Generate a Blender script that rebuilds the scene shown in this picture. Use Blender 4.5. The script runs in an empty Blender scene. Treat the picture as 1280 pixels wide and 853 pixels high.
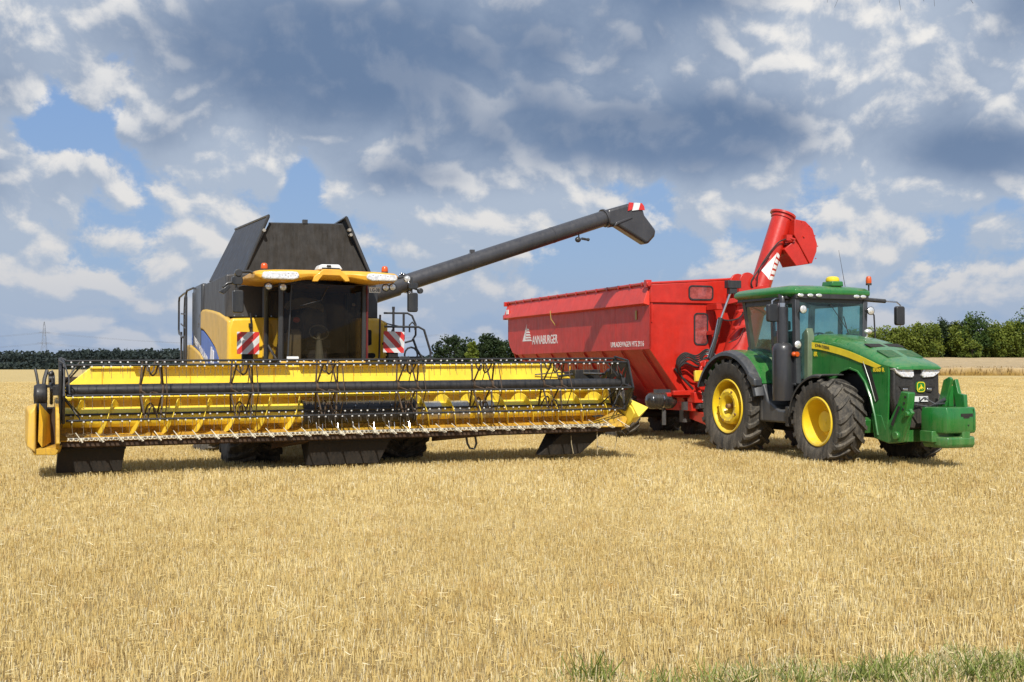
import bpy, bmesh, math, random
import numpy as np
from math import sin, cos, pi, radians, sqrt, atan2, hypot
from mathutils import Vector, Matrix, noise as mnoise

scene = bpy.context.scene
COL = scene.collection
random.seed(7)
rng = np.random.default_rng(11)

# ------------------------------------------------------------------ materials
def new_mat(name):
    m = bpy.data.materials.new(name); m.use_nodes = True
    nt = m.node_tree
    for n in list(nt.nodes): nt.nodes.remove(n)
    out = nt.nodes.new('ShaderNodeOutputMaterial')
    return m, nt, out

def N(nt, typ, **kw):
    n = nt.nodes.new(typ)
    for k, v in kw.items():
        if k.startswith('i_'):
            key = k[2:]
            key = int(key) if key.isdigit() else key.replace('_', ' ')
            n.inputs[key].default_value = v
        else: setattr(n, k, v)
    return n

def L(nt, a, b): nt.links.new(a, b)

def mix_col(nt, fac, a, b, blend='MIX'):
    n = nt.nodes.new('ShaderNodeMix'); n.data_type = 'RGBA'; n.blend_type = blend
    for sock, v in ((n.inputs[0], fac), (n.inputs[6], a), (n.inputs[7], b)):
        if isinstance(v, (int, float)): sock.default_value = v
        elif isinstance(v, tuple): sock.default_value = v if len(v) == 4 else (*v, 1)
        else: L(nt, v, sock)
    return n.outputs[2]

def math_n(nt, op, a, b=None, c=None, clamp=False):
    n = nt.nodes.new('ShaderNodeMath'); n.operation = op; n.use_clamp = clamp
    for i, v in enumerate((a, b, c)):
        if v is None: continue
        if isinstance(v, (int, float)): n.inputs[i].default_value = v
        else: L(nt, v, n.inputs[i])
    return n.outputs[0]

def ramp(nt, fac, stops):
    n = nt.nodes.new('ShaderNodeValToRGB'); r = n.color_ramp
    while len(r.elements) > 1: r.elements.remove(r.elements[-1])
    r.elements[0].position = stops[0][0]; r.elements[0].color = (*stops[0][1], 1)
    for p, c in stops[1:]:
        e = r.elements.new(p); e.color = (*c, 1)
    L(nt, fac, n.inputs[0]); return n.outputs[0]

def map_range(nt, v, a, b, c=0, d=1, smooth=False):
    n = nt.nodes.new('ShaderNodeMapRange')
    if smooth: n.interpolation_type = 'SMOOTHSTEP'
    L(nt, v, n.inputs[0])
    for i, k in enumerate((a, b, c, d)): n.inputs[i+1].default_value = k
    return n.outputs[0]

STRAW_DUST = (0.46, 0.37, 0.22)
def paint(name, col, rough=0.4, metal=0.0, dust=0.35, dust_z=1.6, coat=0.3, scale=3.0, var=0.14, bump=0.02, dustcol=STRAW_DUST, wear=None):
    """painted / plastic / steel surface with uneven tone, streaks and harvest dust that settles low and on top faces"""
    m, nt, out = new_mat(name)
    p = N(nt, 'ShaderNodeBsdfPrincipled')
    geo = N(nt, 'ShaderNodeNewGeometry'); tc = N(nt, 'ShaderNodeTexCoord')
    n1 = N(nt, 'ShaderNodeTexNoise', i_Scale=scale, i_Detail=5.0, i_Roughness=0.6); L(nt, geo.outputs['Position'], n1.inputs['Vector'])
    mp = N(nt, 'ShaderNodeMapping'); mp.inputs['Scale'].default_value = (6, 6, 0.9); L(nt, geo.outputs['Position'], mp.inputs['Vector'])
    n2 = N(nt, 'ShaderNodeTexNoise', i_Scale=2.0, i_Detail=4.0, i_Roughness=0.65); L(nt, mp.outputs[0], n2.inputs['Vector'])
    n3 = N(nt, 'ShaderNodeTexNoise', i_Scale=38.0, i_Detail=3.0, i_Roughness=0.7); L(nt, geo.outputs['Position'], n3.inputs['Vector'])
    dark = tuple(c*(1-var*1.8) for c in col); lite = tuple(min(1, c*(1+var)+0.01*var) for c in col)
    base = mix_col(nt, map_range(nt, n1.outputs[0], 0.3, 0.7), dark, lite)
    sepz = N(nt, 'ShaderNodeSeparateXYZ'); L(nt, geo.outputs['Position'], sepz.inputs[0])
    sepn = N(nt, 'ShaderNodeSeparateXYZ'); L(nt, geo.outputs['Normal'], sepn.inputs[0])
    low = map_range(nt, sepz.outputs[2], 0.2, dust_z, 1.0, 0.12)
    up = map_range(nt, sepn.outputs[2], 0.2, 1.0, 0.0, 0.55)
    amt = math_n(nt, 'ADD', low, up)
    blot = map_range(nt, math_n(nt, 'MULTIPLY', n2.outputs[0], math_n(nt, 'ADD', n3.outputs[0], 0.45)), 0.28, 0.72)
    d = math_n(nt, 'MULTIPLY', math_n(nt, 'MULTIPLY', amt, blot), dust*1.5, clamp=True)
    c = mix_col(nt, d, base, dustcol)
    if wear is not None:
        wv = map_range(nt, n3.outputs[0], 0.62, 0.7)
        c = mix_col(nt, math_n(nt, 'MULTIPLY', wv, 0.8), c, wear)
    L(nt, c, p.inputs['Base Color'])
    r = math_n(nt, 'ADD', map_range(nt, n2.outputs[0], 0.3, 0.7, rough*0.8, rough*1.25), math_n(nt, 'MULTIPLY', d, 0.5), clamp=True)
    L(nt, r, p.inputs['Roughness'])
    p.inputs['Metallic'].default_value = metal
    L(nt, map_range(nt, d, 0, 0.6, coat, 0), p.inputs['Coat Weight']); p.inputs['Coat Roughness'].default_value = 0.12
    if bump:
        b = N(nt, 'ShaderNodeBump', i_Strength=0.25, i_Distance=bump); L(nt, n1.outputs[0], b.inputs['Height']); L(nt, b.outputs[0], p.inputs['Normal'])
    L(nt, p.outputs[0], out.inputs[0])
    return m

def glass(name, tint, gloss=0.12, rough=0.02, dirt=0.12, dirtcol=(0.5, 0.45, 0.36)):
    m, nt, out = new_mat(name)
    t = N(nt, 'ShaderNodeBsdfTransparent'); t.inputs[0].default_value = (*tint, 1)
    g = N(nt, 'ShaderNodeBsdfGlossy'); g.inputs['Roughness'].default_value = rough
    df = N(nt, 'ShaderNodeBsdfDiffuse'); df.inputs[0].default_value = (*dirtcol, 1)
    lw_ = N(nt, 'ShaderNodeLayerWeight', i_Blend=0.5)
    fr = math_n(nt, 'MULTIPLY', math_n(nt, 'POWER', lw_.outputs['Facing'], 4.0), 0.75)
    geo = N(nt, 'ShaderNodeNewGeometry')
    nz = N(nt, 'ShaderNodeTexNoise', i_Scale=4.0, i_Detail=6.0, i_Roughness=0.7); L(nt, geo.outputs['Position'], nz.inputs['Vector'])
    s1 = N(nt, 'ShaderNodeMixShader'); L(nt, map_range(nt, nz.outputs[0], 0.35, 0.75, dirt*0.4, dirt*1.6), s1.inputs[0]); L(nt, t.outputs[0], s1.inputs[1]); L(nt, df.outputs[0], s1.inputs[2])
    s2 = N(nt, 'ShaderNodeMixShader'); L(nt, math_n(nt, 'ADD', fr, gloss, clamp=True), s2.inputs[0]); L(nt, s1.outputs[0], s2.inputs[1]); L(nt, g.outputs[0], s2.inputs[2])
    L(nt, s2.outputs[0], out.inputs[0]); return m

def lens_mat(name, col=(0.85, 0.87, 0.88), metal=0.7, rough=0.15, scale=60):
    m, nt, out = new_mat(name)
    p = N(nt, 'ShaderNodeBsdfPrincipled'); geo = N(nt, 'ShaderNodeNewGeometry')
    v = N(nt, 'ShaderNodeTexVoronoi', i_Scale=scale*0.35); L(nt, geo.outputs['Position'], v.inputs['Vector'])
    L(nt, ramp(nt, v.outputs[0], [(0, tuple(c*0.25 for c in col)), (0.35, col), (1, tuple(c*0.6 for c in col))]), p.inputs['Base Color'])
    p.inputs['Metallic'].default_value = metal; p.inputs['Roughness'].default_value = rough; p.inputs['Coat Weight'].default_value = 1
    b = N(nt, 'ShaderNodeBump', i_Strength=0.6, i_Distance=0.01); L(nt, v.outputs[0], b.inputs['Height']); L(nt, b.outputs[0], p.inputs['Normal'])
    L(nt, p.outputs[0], out.inputs[0]); return m

def rubber_mat(name, dust=0.5):
    return paint(name, (0.022, 0.021, 0.02), rough=0.75, dust=dust, dust_z=2.4, coat=0.0, scale=9, var=0.3, bump=0.01, dustcol=(0.22, 0.19, 0.145))

def flat_mat(name, col, rough=0.5, metal=0.0, emit=0):
    return paint(name, col, rough=rough, metal=metal, dust=0.12, coat=0.1, var=0.08, bump=0)

def stripe_mat(name, sgn):
    """red and white diagonal hazard stripes, fixed to the board's own coordinates"""
    m, nt, out = new_mat(name)
    p = N(nt, 'ShaderNodeBsdfPrincipled', i_Roughness=0.35); tc = N(nt, 'ShaderNodeTexCoord')
    s = N(nt, 'ShaderNodeSeparateXYZ'); L(nt, tc.outputs['Object'], s.inputs[0])
    u = math_n(nt, 'ADD', math_n(nt, 'MULTIPLY', s.outputs[0], sgn), s.outputs[2])
    f = math_n(nt, 'FRACT', math_n(nt, 'MULTIPLY', math_n(nt, 'ADD', u, 10.035), 1/0.285))
    k = math_n(nt, 'GREATER_THAN', f, 0.5)
    nz = N(nt, 'ShaderNodeTexNoise', i_Scale=9.0, i_Detail=4.0); L(nt, tc.outputs['Object'], nz.inputs['Vector'])
    c = mix_col(nt, k, (0.62, 0.035, 0.03), (0.68, 0.67, 0.66))
    c = mix_col(nt, map_range(nt, nz.outputs[0], 0.5, 0.8, 0, 0.35), c, (0.35, 0.3, 0.22))
    L(nt, c, p.inputs['Base Color']); L(nt, p.outputs[0], out.inputs[0]); return m

# ------------------------------------------------------------------ mesh builder
class MB:
    def __init__(s): s.v = []; s.f = []; s.mi = []; s.cur = 0
    def add(s, vs, fs):
        o = len(s.v); s.v += [tuple(v) for v in vs]; s.f += [tuple(i+o for i in f) for f in fs]; s.mi += [s.cur]*len(fs); return s
    def box(s, x0, x1, y0, y1, z0, z1):
        vs = [(x, y, z) for z in (z0, z1) for y in (y0, y1) for x in (x0, x1)]
        return s.add(vs, [(0,2,3,1),(4,5,7,6),(0,1,5,4),(2,6,7,3),(0,4,6,2),(1,3,7,5)])
    def hexa(s, b, t):
        """eight corners: four of the bottom ring, four of the top ring"""
        return s.add(list(b)+list(t), [(3,2,1,0),(4,5,6,7)]+[(i,(i+1)%4,4+(i+1)%4,4+i) for i in range(4)])
    def prism(s, poly, ax, a0, a1):
        n = len(poly)
        def P(p, a):
            return {'x': (a, p[0], p[1]), 'y': (p[0], a, p[1]), 'z': (p[0], p[1], a)}[ax]
        vs = [P(p, a0) for p in poly]+[P(p, a1) for p in poly]
        return s.add(vs, [tuple(range(n))[::-1], tuple(range(n, 2*n))]+[(i,(i+1)%n,n+(i+1)%n,n+i) for i in range(n)])
    def tube(s, pts, r, n=8, caps=True, r2=None, flat=None):
        pts = [Vector(p) for p in pts]; k = len(pts); rings = []
        up = None
        for i, p in enumerate(pts):
            d = (pts[min(i+1, k-1)]-pts[max(i-1, 0)]).normalized()
            if up is None:
                up = Vector((0,0,1)) if abs(d.z) < 0.9 else Vector((1,0,0))
            a = d.cross(up)
            if a.length < 1e-5: a = d.cross(Vector((0.3, 1, 0)))
            a.normalize(); b = a.cross(d).normalized(); up = b
            rr = r if r2 is None else r+(r2-r)*i/(k-1)
            if isinstance(r, (list, tuple)): rr = r[i]
            rings.append([p+a*cos(2*pi*j/n+pi/n)*rr+b*sin(2*pi*j/n+pi/n)*rr*(flat or 1) for j in range(n)])
        vs = [v for ring in rings for v in ring]
        fs = [(i*n+j, i*n+(j+1)%n, (i+1)*n+(j+1)%n, (i+1)*n+j) for i in range(k-1) for j in range(n)]
        if caps: fs += [tuple(range(n))[::-1], tuple(range((k-1)*n, k*n))]
        return s.add(vs, fs)
    def cyl(s, a, b, r, n=20, r2=None, caps=True): return s.tube([a, b], r, n, caps, r2)
    def lathe(s, prof, ax, c=(0,0,0), n=32, closed=False, a0=0, a1=2*pi):
        """prof: (along axis, radius)"""
        full = abs(a1-a0-2*pi) < 1e-6; m = n if full else n+1; k = len(prof); vs = []
        for i in range(m):
            t = a0+(a1-a0)*i/n
            for (u, r) in prof:
                p = {'x': (u, r*cos(t), r*sin(t)), 'y': (r*cos(t), u, r*sin(t)), 'z': (r*cos(t), r*sin(t), u)}[ax]
                vs.append((p[0]+c[0], p[1]+c[1], p[2]+c[2]))
        fs = []; kk = k if closed else k-1
        for i in range(n):
            for j in range(kk):
                i2 = (i+1) % m if full else i+1; j2 = (j+1) % k
                fs.append((i*k+j, i*k+j2, i2*k+j2, i2*k+j))
        return s.add(vs, fs)
    def loft(s, rings, closed=True, caps=True):
        n = len(rings[0]); vs = [v for r in rings for v in r]; k = len(rings); m = n if closed else n-1
        fs = [(i*n+j, i*n+(j+1)%n, (i+1)*n+(j+1)%n, (i+1)*n+j) for i in range(k-1) for j in range(m)]
        if caps and closed: fs += [tuple(range(n))[::-1], tuple(range((k-1)*n, k*n))]
        return s.add(vs, fs)
    def sphere(s, c, r, n=12, sc=(1,1,1)):
        prof = [(-cos(pi*i/n)*r, max(1e-4, sin(pi*i/n)*r)) for i in range(n+1)]
        o = len(s.v); s.lathe(prof, 'z', (0,0,0), n*2)
        for i in range(o, len(s.v)):
            v = s.v[i]; s.v[i] = (v[0]*sc[0]+c[0], v[1]*sc[1]+c[1], v[2]*sc[2]+c[2])
        return s
    def xform(s, M, start=0):
        for i in range(start, len(s.v)): s.v[i] = tuple(M @ Vector(s.v[i]))
        return s
    def obj(s, name, mats, parent=None, bevel=0, seg=2, angle=35, fix=True, split=False, **props):
        if split:      # every unconnected piece becomes an object of its own
            par = list(range(len(s.v)))
            def find(i):
                while par[i] != i: par[i] = par[par[i]]; i = par[i]
                return i
            for f in s.f:
                for i in f[1:]: par[find(i)] = find(f[0])
            groups = {}
            for f, mi in zip(s.f, s.mi): groups.setdefault(find(f[0]), []).append((f, mi))
            res = None
            for fs in groups.values():
                p = MB(); ids = sorted({i for f, _ in fs for i in f}); mp_ = {i: k for k, i in enumerate(ids)}
                p.v = [s.v[i] for i in ids]; p.f = [tuple(mp_[i] for i in f) for f, _ in fs]; p.mi = [mi for _, mi in fs]
                res = p.obj(name, mats, parent, bevel, seg, angle, fix, **props)
            return res
        me = bpy.data.meshes.new(name); me.from_pydata(s.v, [], s.f)
        if not isinstance(mats, (list, tuple)): mats = [mats]
        for m in mats: me.materials.append(m)
        me.polygons.foreach_set('material_index', s.mi)
        if fix:
            bm = bmesh.new(); bm.from_mesh(me); bmesh.ops.recalc_face_normals(bm, faces=bm.faces); bm.to_mesh(me); bm.free()
        me.polygons.foreach_set('use_smooth', [True]*len(me.polygons))
        try: me.set_sharp_from_angle(angle=radians(angle))
        except Exception: pass
        me.update()
        o = bpy.data.objects.new(name, me); COL.objects.link(o)
        if parent: o.parent = parent
        if bevel:
            b = o.modifiers.new('edge', 'BEVEL'); b.width = bevel; b.segments = seg; b.limit_method = 'ANGLE'; b.angle_limit = radians(30); b.harden_normals = False
        for k, v in props.items(): o[k] = v
        return o

def root(name, label, cat, loc, rz, group=None, tilt=0):
    o = bpy.data.objects.new(name, None); COL.objects.link(o)
    o.location = loc; o.rotation_euler = (0, tilt, rz); o.empty_display_size = 0.3
    o['label'] = label; o['category'] = cat
    if group: o['group'] = group
    return o

def part_empty(name, parent, loc=(0,0,0), rot=(0,0,0)):
    o = bpy.data.objects.new(name, None); COL.objects.link(o); o.parent = parent; o.location = loc; o.rotation_euler = rot
    return o

def arc(cx, cy, r, a0, a1, n):
    return [(cx+r*cos(radians(a0+(a1-a0)*i/n)), cy+r*sin(radians(a0+(a1-a0)*i/n))) for i in range(n+1)]

def smooth(pts, n=5):
    P = [Vector(p) for p in pts]; P = [P[0]*2-P[1]]+P+[P[-1]*2-P[-2]]; o = []
    for i in range(1, len(P)-2):
        a, b, c, d = P[i-1:i+3]
        for k in range(n):
            t = k/n; o.append(0.5*((2*b)+(c-a)*t+(2*a-5*b+4*c-d)*t*t+(3*b-3*c+d-a)*t**3))
    return o+[P[-2]]

def rrect(x0, x1, z0, z1, r, n=4):
    return (arc(x1-r, z0+r, r, -90, 0, n)+arc(x1-r, z1-r, r, 0, 90, n)+arc(x0+r, z1-r, r, 90, 180, n)+arc(x0+r, z0+r, r, 180, 270, n))

def text_mesh(name, s, mat, parent, origin, xdir, ydir, height, width=None, bold=0.0, shear=0.0, align='LEFT'):
    """letters as a thin mesh; origin = baseline start, width = total run"""
    cu = bpy.data.curves.new('t', 'FONT'); cu.body = s; cu.size = 1.0; cu.fill_mode = 'FRONT' if False else 'BOTH'
    cu.offset = bold; cu.extrude = 0.001; cu.shear = shear; cu.resolution_u = 3
    tmp = bpy.data.objects.new('t', cu); COL.objects.link(tmp)
    dg = bpy.context.evaluated_depsgraph_get(); dg.update()
    me = bpy.data.meshes.new_from_object(tmp.evaluated_get(dg)); bpy.data.objects.remove(tmp); me.name = name
    co = np.empty(len(me.vertices)*3); me.vertices.foreach_get('co', co); co = co.reshape(-1, 3)
    mn, mx = co.min(0), co.max(0)
    co[:, 0] -= mn[0]
    cap = mx[1]-max(mn[1], 0)
    sy = height/max(cap, 1e-3); sx = (width/(mx[0]-mn[0])) if width else sy
    xd, yd = Vector(xdir), Vector(ydir); nd = xd.cross(yd)
    X = np.array(xd)*sx; Y = np.array(yd)*sy; Z = np.array(nd)*1.5
    co = co[:, :1]*X+co[:, 1:2]*Y+co[:, 2:3]*Z+np.array(origin)
    me.vertices.foreach_set('co', co.ravel()); me.materials.clear(); me.materials.append(mat); me.update()
    o = bpy.data.objects.new(name, me); COL.objects.link(o); o.parent = parent
    return o

# ------------------------------------------------------------------ tyres and rims (axle along x, outer face towards -x)
def tyre_mb(R, W, rr, nl=22, lug=0.05, lw=0.055, flip=1, curve=0.85):
    m = MB(); Rc = R-lug
    prof = [(-W*0.40, rr), (-W*0.47, rr+(R-rr)*0.25), (-W*0.5, rr+(R-rr)*0.52), (-W*0.485, rr+(R-rr)*0.75), (-W*0.44, Rc-0.035), (-W*0.34, Rc-0.01), (-W*0.17, Rc), (0, Rc+0.003)]
    prof = prof+[(-u, r) for u, r in prof[-2::-1]]
    prof += [(W*0.34, rr-0.03), (-W*0.34, rr-0.03)]
    m.lathe(prof, 'x', n=72, closed=True)
    for sgn in (-1, 1):
        for k in range(nl):
            a0 = 2*pi*(k+(0.5 if sgn > 0 else 0))/nl
            st = []
            for q in range(7):
                t = q/6
                u = sgn*(-0.015+t*W*0.5*1.0); ang = a0+flip*curve*(t**0.9)*(W*0.5)/R
                drop = 0 if t < 0.75 else (t-0.75)/0.25*0.03
                rt = R-drop-0.006*t; rb = Rc-0.03-drop*2
                if q == 6: u = sgn*W*0.502; rt = R-0.045; rb = Rc-0.13
                w = lw*(0.85+0.35*t)/2/R
                st.append([(u, rb*cos(ang-w*1.25), rb*sin(ang-w*1.25)), (u, rt*cos(ang-w), rt*sin(ang-w)), (u, rt*cos(ang+w), rt*sin(ang+w)), (u, rb*cos(ang+w*1.25), rb*sin(ang+w*1.25))])
            m.loft(st)
    return m


# ================================================================== TRACTOR
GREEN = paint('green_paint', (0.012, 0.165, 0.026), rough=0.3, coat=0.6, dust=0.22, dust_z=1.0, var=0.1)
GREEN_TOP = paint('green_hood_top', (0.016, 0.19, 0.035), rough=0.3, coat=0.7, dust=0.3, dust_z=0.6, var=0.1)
RIMY = paint('rim_yellow', (0.86, 0.60, 0.02), rough=0.35, coat=0.4, dust=0.25, dust_z=0.9, var=0.07)
DECALY = flat_mat('decal_yellow', (0.86, 0.66, 0.03), 0.35)
BLACKP = paint('black_plastic', (0.02, 0.021, 0.023), rough=0.5, dust=0.3, dust_z=1.3, var=0.2, dustcol=(0.3, 0.26, 0.2))
GREYP = paint('dark_grey_steel', (0.045, 0.05, 0.058), rough=0.45, dust=0.3, dust_z=1.3, var=0.15, dustcol=(0.3, 0.26, 0.2))
EXH = paint('exhaust_shield_black', (0.028, 0.029, 0.034), rough=0.35, dust=0.1, coat=0.4, var=0.1)
DARK = paint('machine_shadow_black', (0.012, 0.011, 0.01), rough=0.8, dust=0.25, coat=0, dustcol=(0.12, 0.09, 0.06))
RUB = rubber_mat('tyre_rubber', 0.55)
CHROME = paint('bright_steel', (0.62, 0.62, 0.62), rough=0.2, metal=1.0, dust=0.05, var=0.05)
LENS = lens_mat('lamp_lens', (0.95, 0.95, 0.96), 0.25, 0.1, 45)
WLENS = lens_mat('work_lamp_lens', (0.9, 0.9, 0.88), 0.5, 0.2, 90)
AMBER = flat_mat('amber_plastic', (0.62, 0.09, 0.01), 0.25)
TGLASS = glass('tractor_glass', (0.46, 0.72, 0.72), gloss=0.06, dirt=0.16, dirtcol=(0.16, 0.30, 0.30))
MIRR = paint('mirror_shell', (0.018, 0.02, 0.024), rough=0.4, dust=0.15, coat=0.2)
SEATM = paint('seat_fabric', (0.03, 0.03, 0.032), rough=0.85, dust=0.1, coat=0)
CABIN = paint('cab_lining', (0.20, 0.20, 0.18), rough=0.7, dust=0.1, coat=0)
WHITEP = flat_mat('white_plastic', (0.78, 0.78, 0.76), 0.4)
HOSE = paint('hose_rubber', (0.015, 0.015, 0.016), rough=0.4, dust=0.15, coat=0.2)

TR = root('tractor', 'green tractor with yellow wheel rims and black exhaust stack, hitched to the red trailer', 'tractor', (6.91, 23.2, 0), radians(22.5))

def wheel_rear(px, py, parent, flip):
    R, W = 1.03, 0.66
    w = part_empty('wheel', parent, (px, py, R-0.03), (0, 0, 0 if flip < 0 else pi))
    tyre_mb(R, W, 0.565, nl=21, lug=0.06, lw=0.07, flip=1).obj('tyre', RUB, w, angle=40)
    m = MB()   # outer barrel
    m.lathe([(-0.28, 0.58), (-0.30, 0.565), (-0.29, 0.54), (-0.25, 0.53), (-0.2, 0.515), (-0.05, 0.515), (0.06, 0.50), (0.08, 0.30), (0.08, 0.12), (0.11, 0.12), (0.11, 0.53), (0.28, 0.59), (0.27, 0.60)], 'x', n=56, closed=True)
    m.obj('rim', RIMY, w, angle=30)
    m = MB()   # cast disc with heavy rounded centre and openings
    m.lathe([(0.075, 0.33), (-0.05, 0.37), (-0.20, 0.385), (-0.265, 0.365), (-0.29, 0.31), (-0.275, 0.235), (-0.22, 0.19), (-0.04, 0.17), (-0.02, 0.0)], 'x', n=48)
    for k in range(10):
        a = 2*pi*k/10
        m.cyl((-0.26, 0.31*cos(a), 0.31*sin(a)), (-0.302, 0.31*cos(a), 0.31*sin(a)), 0.017, 6)
    m.obj('hub', RIMY, w, angle=35)
    m = MB()
    for k in range(4):
        a = 2*pi*k/4+0.5
        m.cyl((-0.25, 0.335*cos(a), 0.335*sin(a)), (-0.292, 0.335*cos(a), 0.335*sin(a)), 0.026, 10)
    m.cyl((-0.05, 0, 0), (-0.3, 0, 0), 0.05, 14)
    m.cyl((-0.10, 0, 0), (-0.13, 0, 0), 0.10, 14)
    m.obj('axle_end', paint('hub_dark_amber', (0.25, 0.10, 0.02), rough=0.5), w, split=True)
    return w

def wheel_front(px, py, parent, flip, steer=0):
    R, W = 0.82, 0.60
    w = part_empty('wheel', parent, (px, py, R-0.02), (0, 0, (0 if flip < 0 else pi)+steer))
    tyre_mb(R, W, 0.45, nl=18, lug=0.055, lw=0.07, flip=1).obj('tyre', RUB, w, angle=40)
    m = MB()
    m.lathe([(-0.26, 0.475), (-0.28, 0.455), (-0.27, 0.425), (-0.2, 0.415), (-0.12, 0.405), (0.05, 0.39), (0.10, 0.36), (0.10, 0.22), (0.13, 0.2), (0.15, 0.44), (0.26, 0.48), (0.25, 0.49)], 'x', n=56, closed=True)
    m.obj('rim', RIMY, w, angle=30)
    m = MB()
    m.lathe([(0.11, 0.24), (0.04, 0.215), (-0.06, 0.21), (-0.085, 0.195), (-0.09, 0.06), (-0.10, 0.05), (-0.10, 0.0)], 'x', n=36)
    for k in range(10):
        a = 2*pi*k/10
        m.cyl((0.10, 0.29*cos(a), 0.29*sin(a)), (0.075, 0.29*cos(a), 0.29*sin(a)), 0.016, 6)
    m.obj('hub', RIMY, w, angle=35)
    return w

wheel_rear(-0.98, 3.05, TR, -1); wheel_rear(0.98, 3.05, TR, 1)
wheel_front(-0.97, 0, TR, -1, radians(-1)); wheel_front(0.97, 0, TR, 1, radians(-1))

HW = 0.56
def hood_ring(y, w, ze, zt, sk=0.14):
    pts = [(-w, ze-sk), (-w-0.006, ze-min(0.05, sk*0.5)), (-w*0.97, ze), (-w*0.86, ze+(zt-ze)*0.55), (-w*0.62, zt-0.012), (-w*0.3, zt), (0, zt+0.006), (w*0.3, zt), (w*0.62, zt-0.012), (w*0.86, ze+(zt-ze)*0.55), (w*0.97, ze), (w+0.006, ze-min(0.05, sk*0.5)), (w, ze-sk)]
    pts += [(w*0.9, ze-sk-0.01), (0, ze-sk-0.01), (-w*0.9, ze-sk-0.01)]
    return [(x, y, z) for x, z in pts]
HST = [(1.12, 0.50, 2.41, 2.50), (0.7, 0.52, 2.37, 2.47), (0.25, 0.54, 2.29, 2.41), (-0.2, 0.55, 2.19, 2.32), (-0.6, 0.555, 2.07, 2.19), (-0.95, 0.555, 1.95, 2.05), (-1.15, 0.555, 1.90, 1.97, 0.07), (-1.28, 0.55, 1.865, 1.925, 0.045), (-1.37, 0.52, 1.835, 1.875, 0.035), (-1.40, 0.47, 1.825, 1.85, 0.03)]
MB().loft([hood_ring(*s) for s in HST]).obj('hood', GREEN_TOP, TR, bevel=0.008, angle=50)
def hood_z(y):
    for a, b in zip(HST, HST[1:]):
        if b[0] <= y <= a[0]:
            t = (a[0]-y)/(a[0]-b[0]); return a[2]+(b[2]-a[2])*t, a[3]+(b[3]-a[3])*t, a[1]+(b[1]-a[1])*t
    return HST[-1][2], HST[-1][3], HST[-1][1]
# vents pressed into the hood top
for x0, x1 in ((-0.40, -0.04), (0.04, 0.40)):
    m = MB()
    y0, y1 = -0.36, -0.52
    m.hexa([(x0, y1, hood_z(y1)[1]-0.01), (x1, y1, hood_z(y1)[1]-0.01), (x1, y0, hood_z(y0)[1]-0.01), (x0, y0, hood_z(y0)[1]-0.01)],
           [(x0, y1, hood_z(y1)[1]+0.005), (x1, y1, hood_z(y1)[1]+0.005), (x1, y0+0.02, hood_z(y0)[1]+0.012), (x0, y0+0.02, hood_z(y0)[1]+0.012)])
    m.obj('hood_vent', DARK, TR)
    y0, y1 = -0.70, -1.02
    MB().hexa([(x0, y1, hood_z(y1)[1]-0.02), (x1, y1, hood_z(y1)[1]-0.02), (x1, y0, hood_z(y0)[1]-0.02), (x0, y0, hood_z(y0)[1]-0.02)],
              [(x0, y1, hood_z(y1)[1]+0.004), (x1, y1, hood_z(y1)[1]+0.004), (x1, y0, hood_z(y0)[1]+0.004), (x0, y0, hood_z(y0)[1]+0.004)]).obj('hood_screen', paint('hood_mesh_green', (0.012, 0.10, 0.03), rough=0.7, dust=0.2, dust_z=0.5, scale=40, coat=0), TR)
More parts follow.
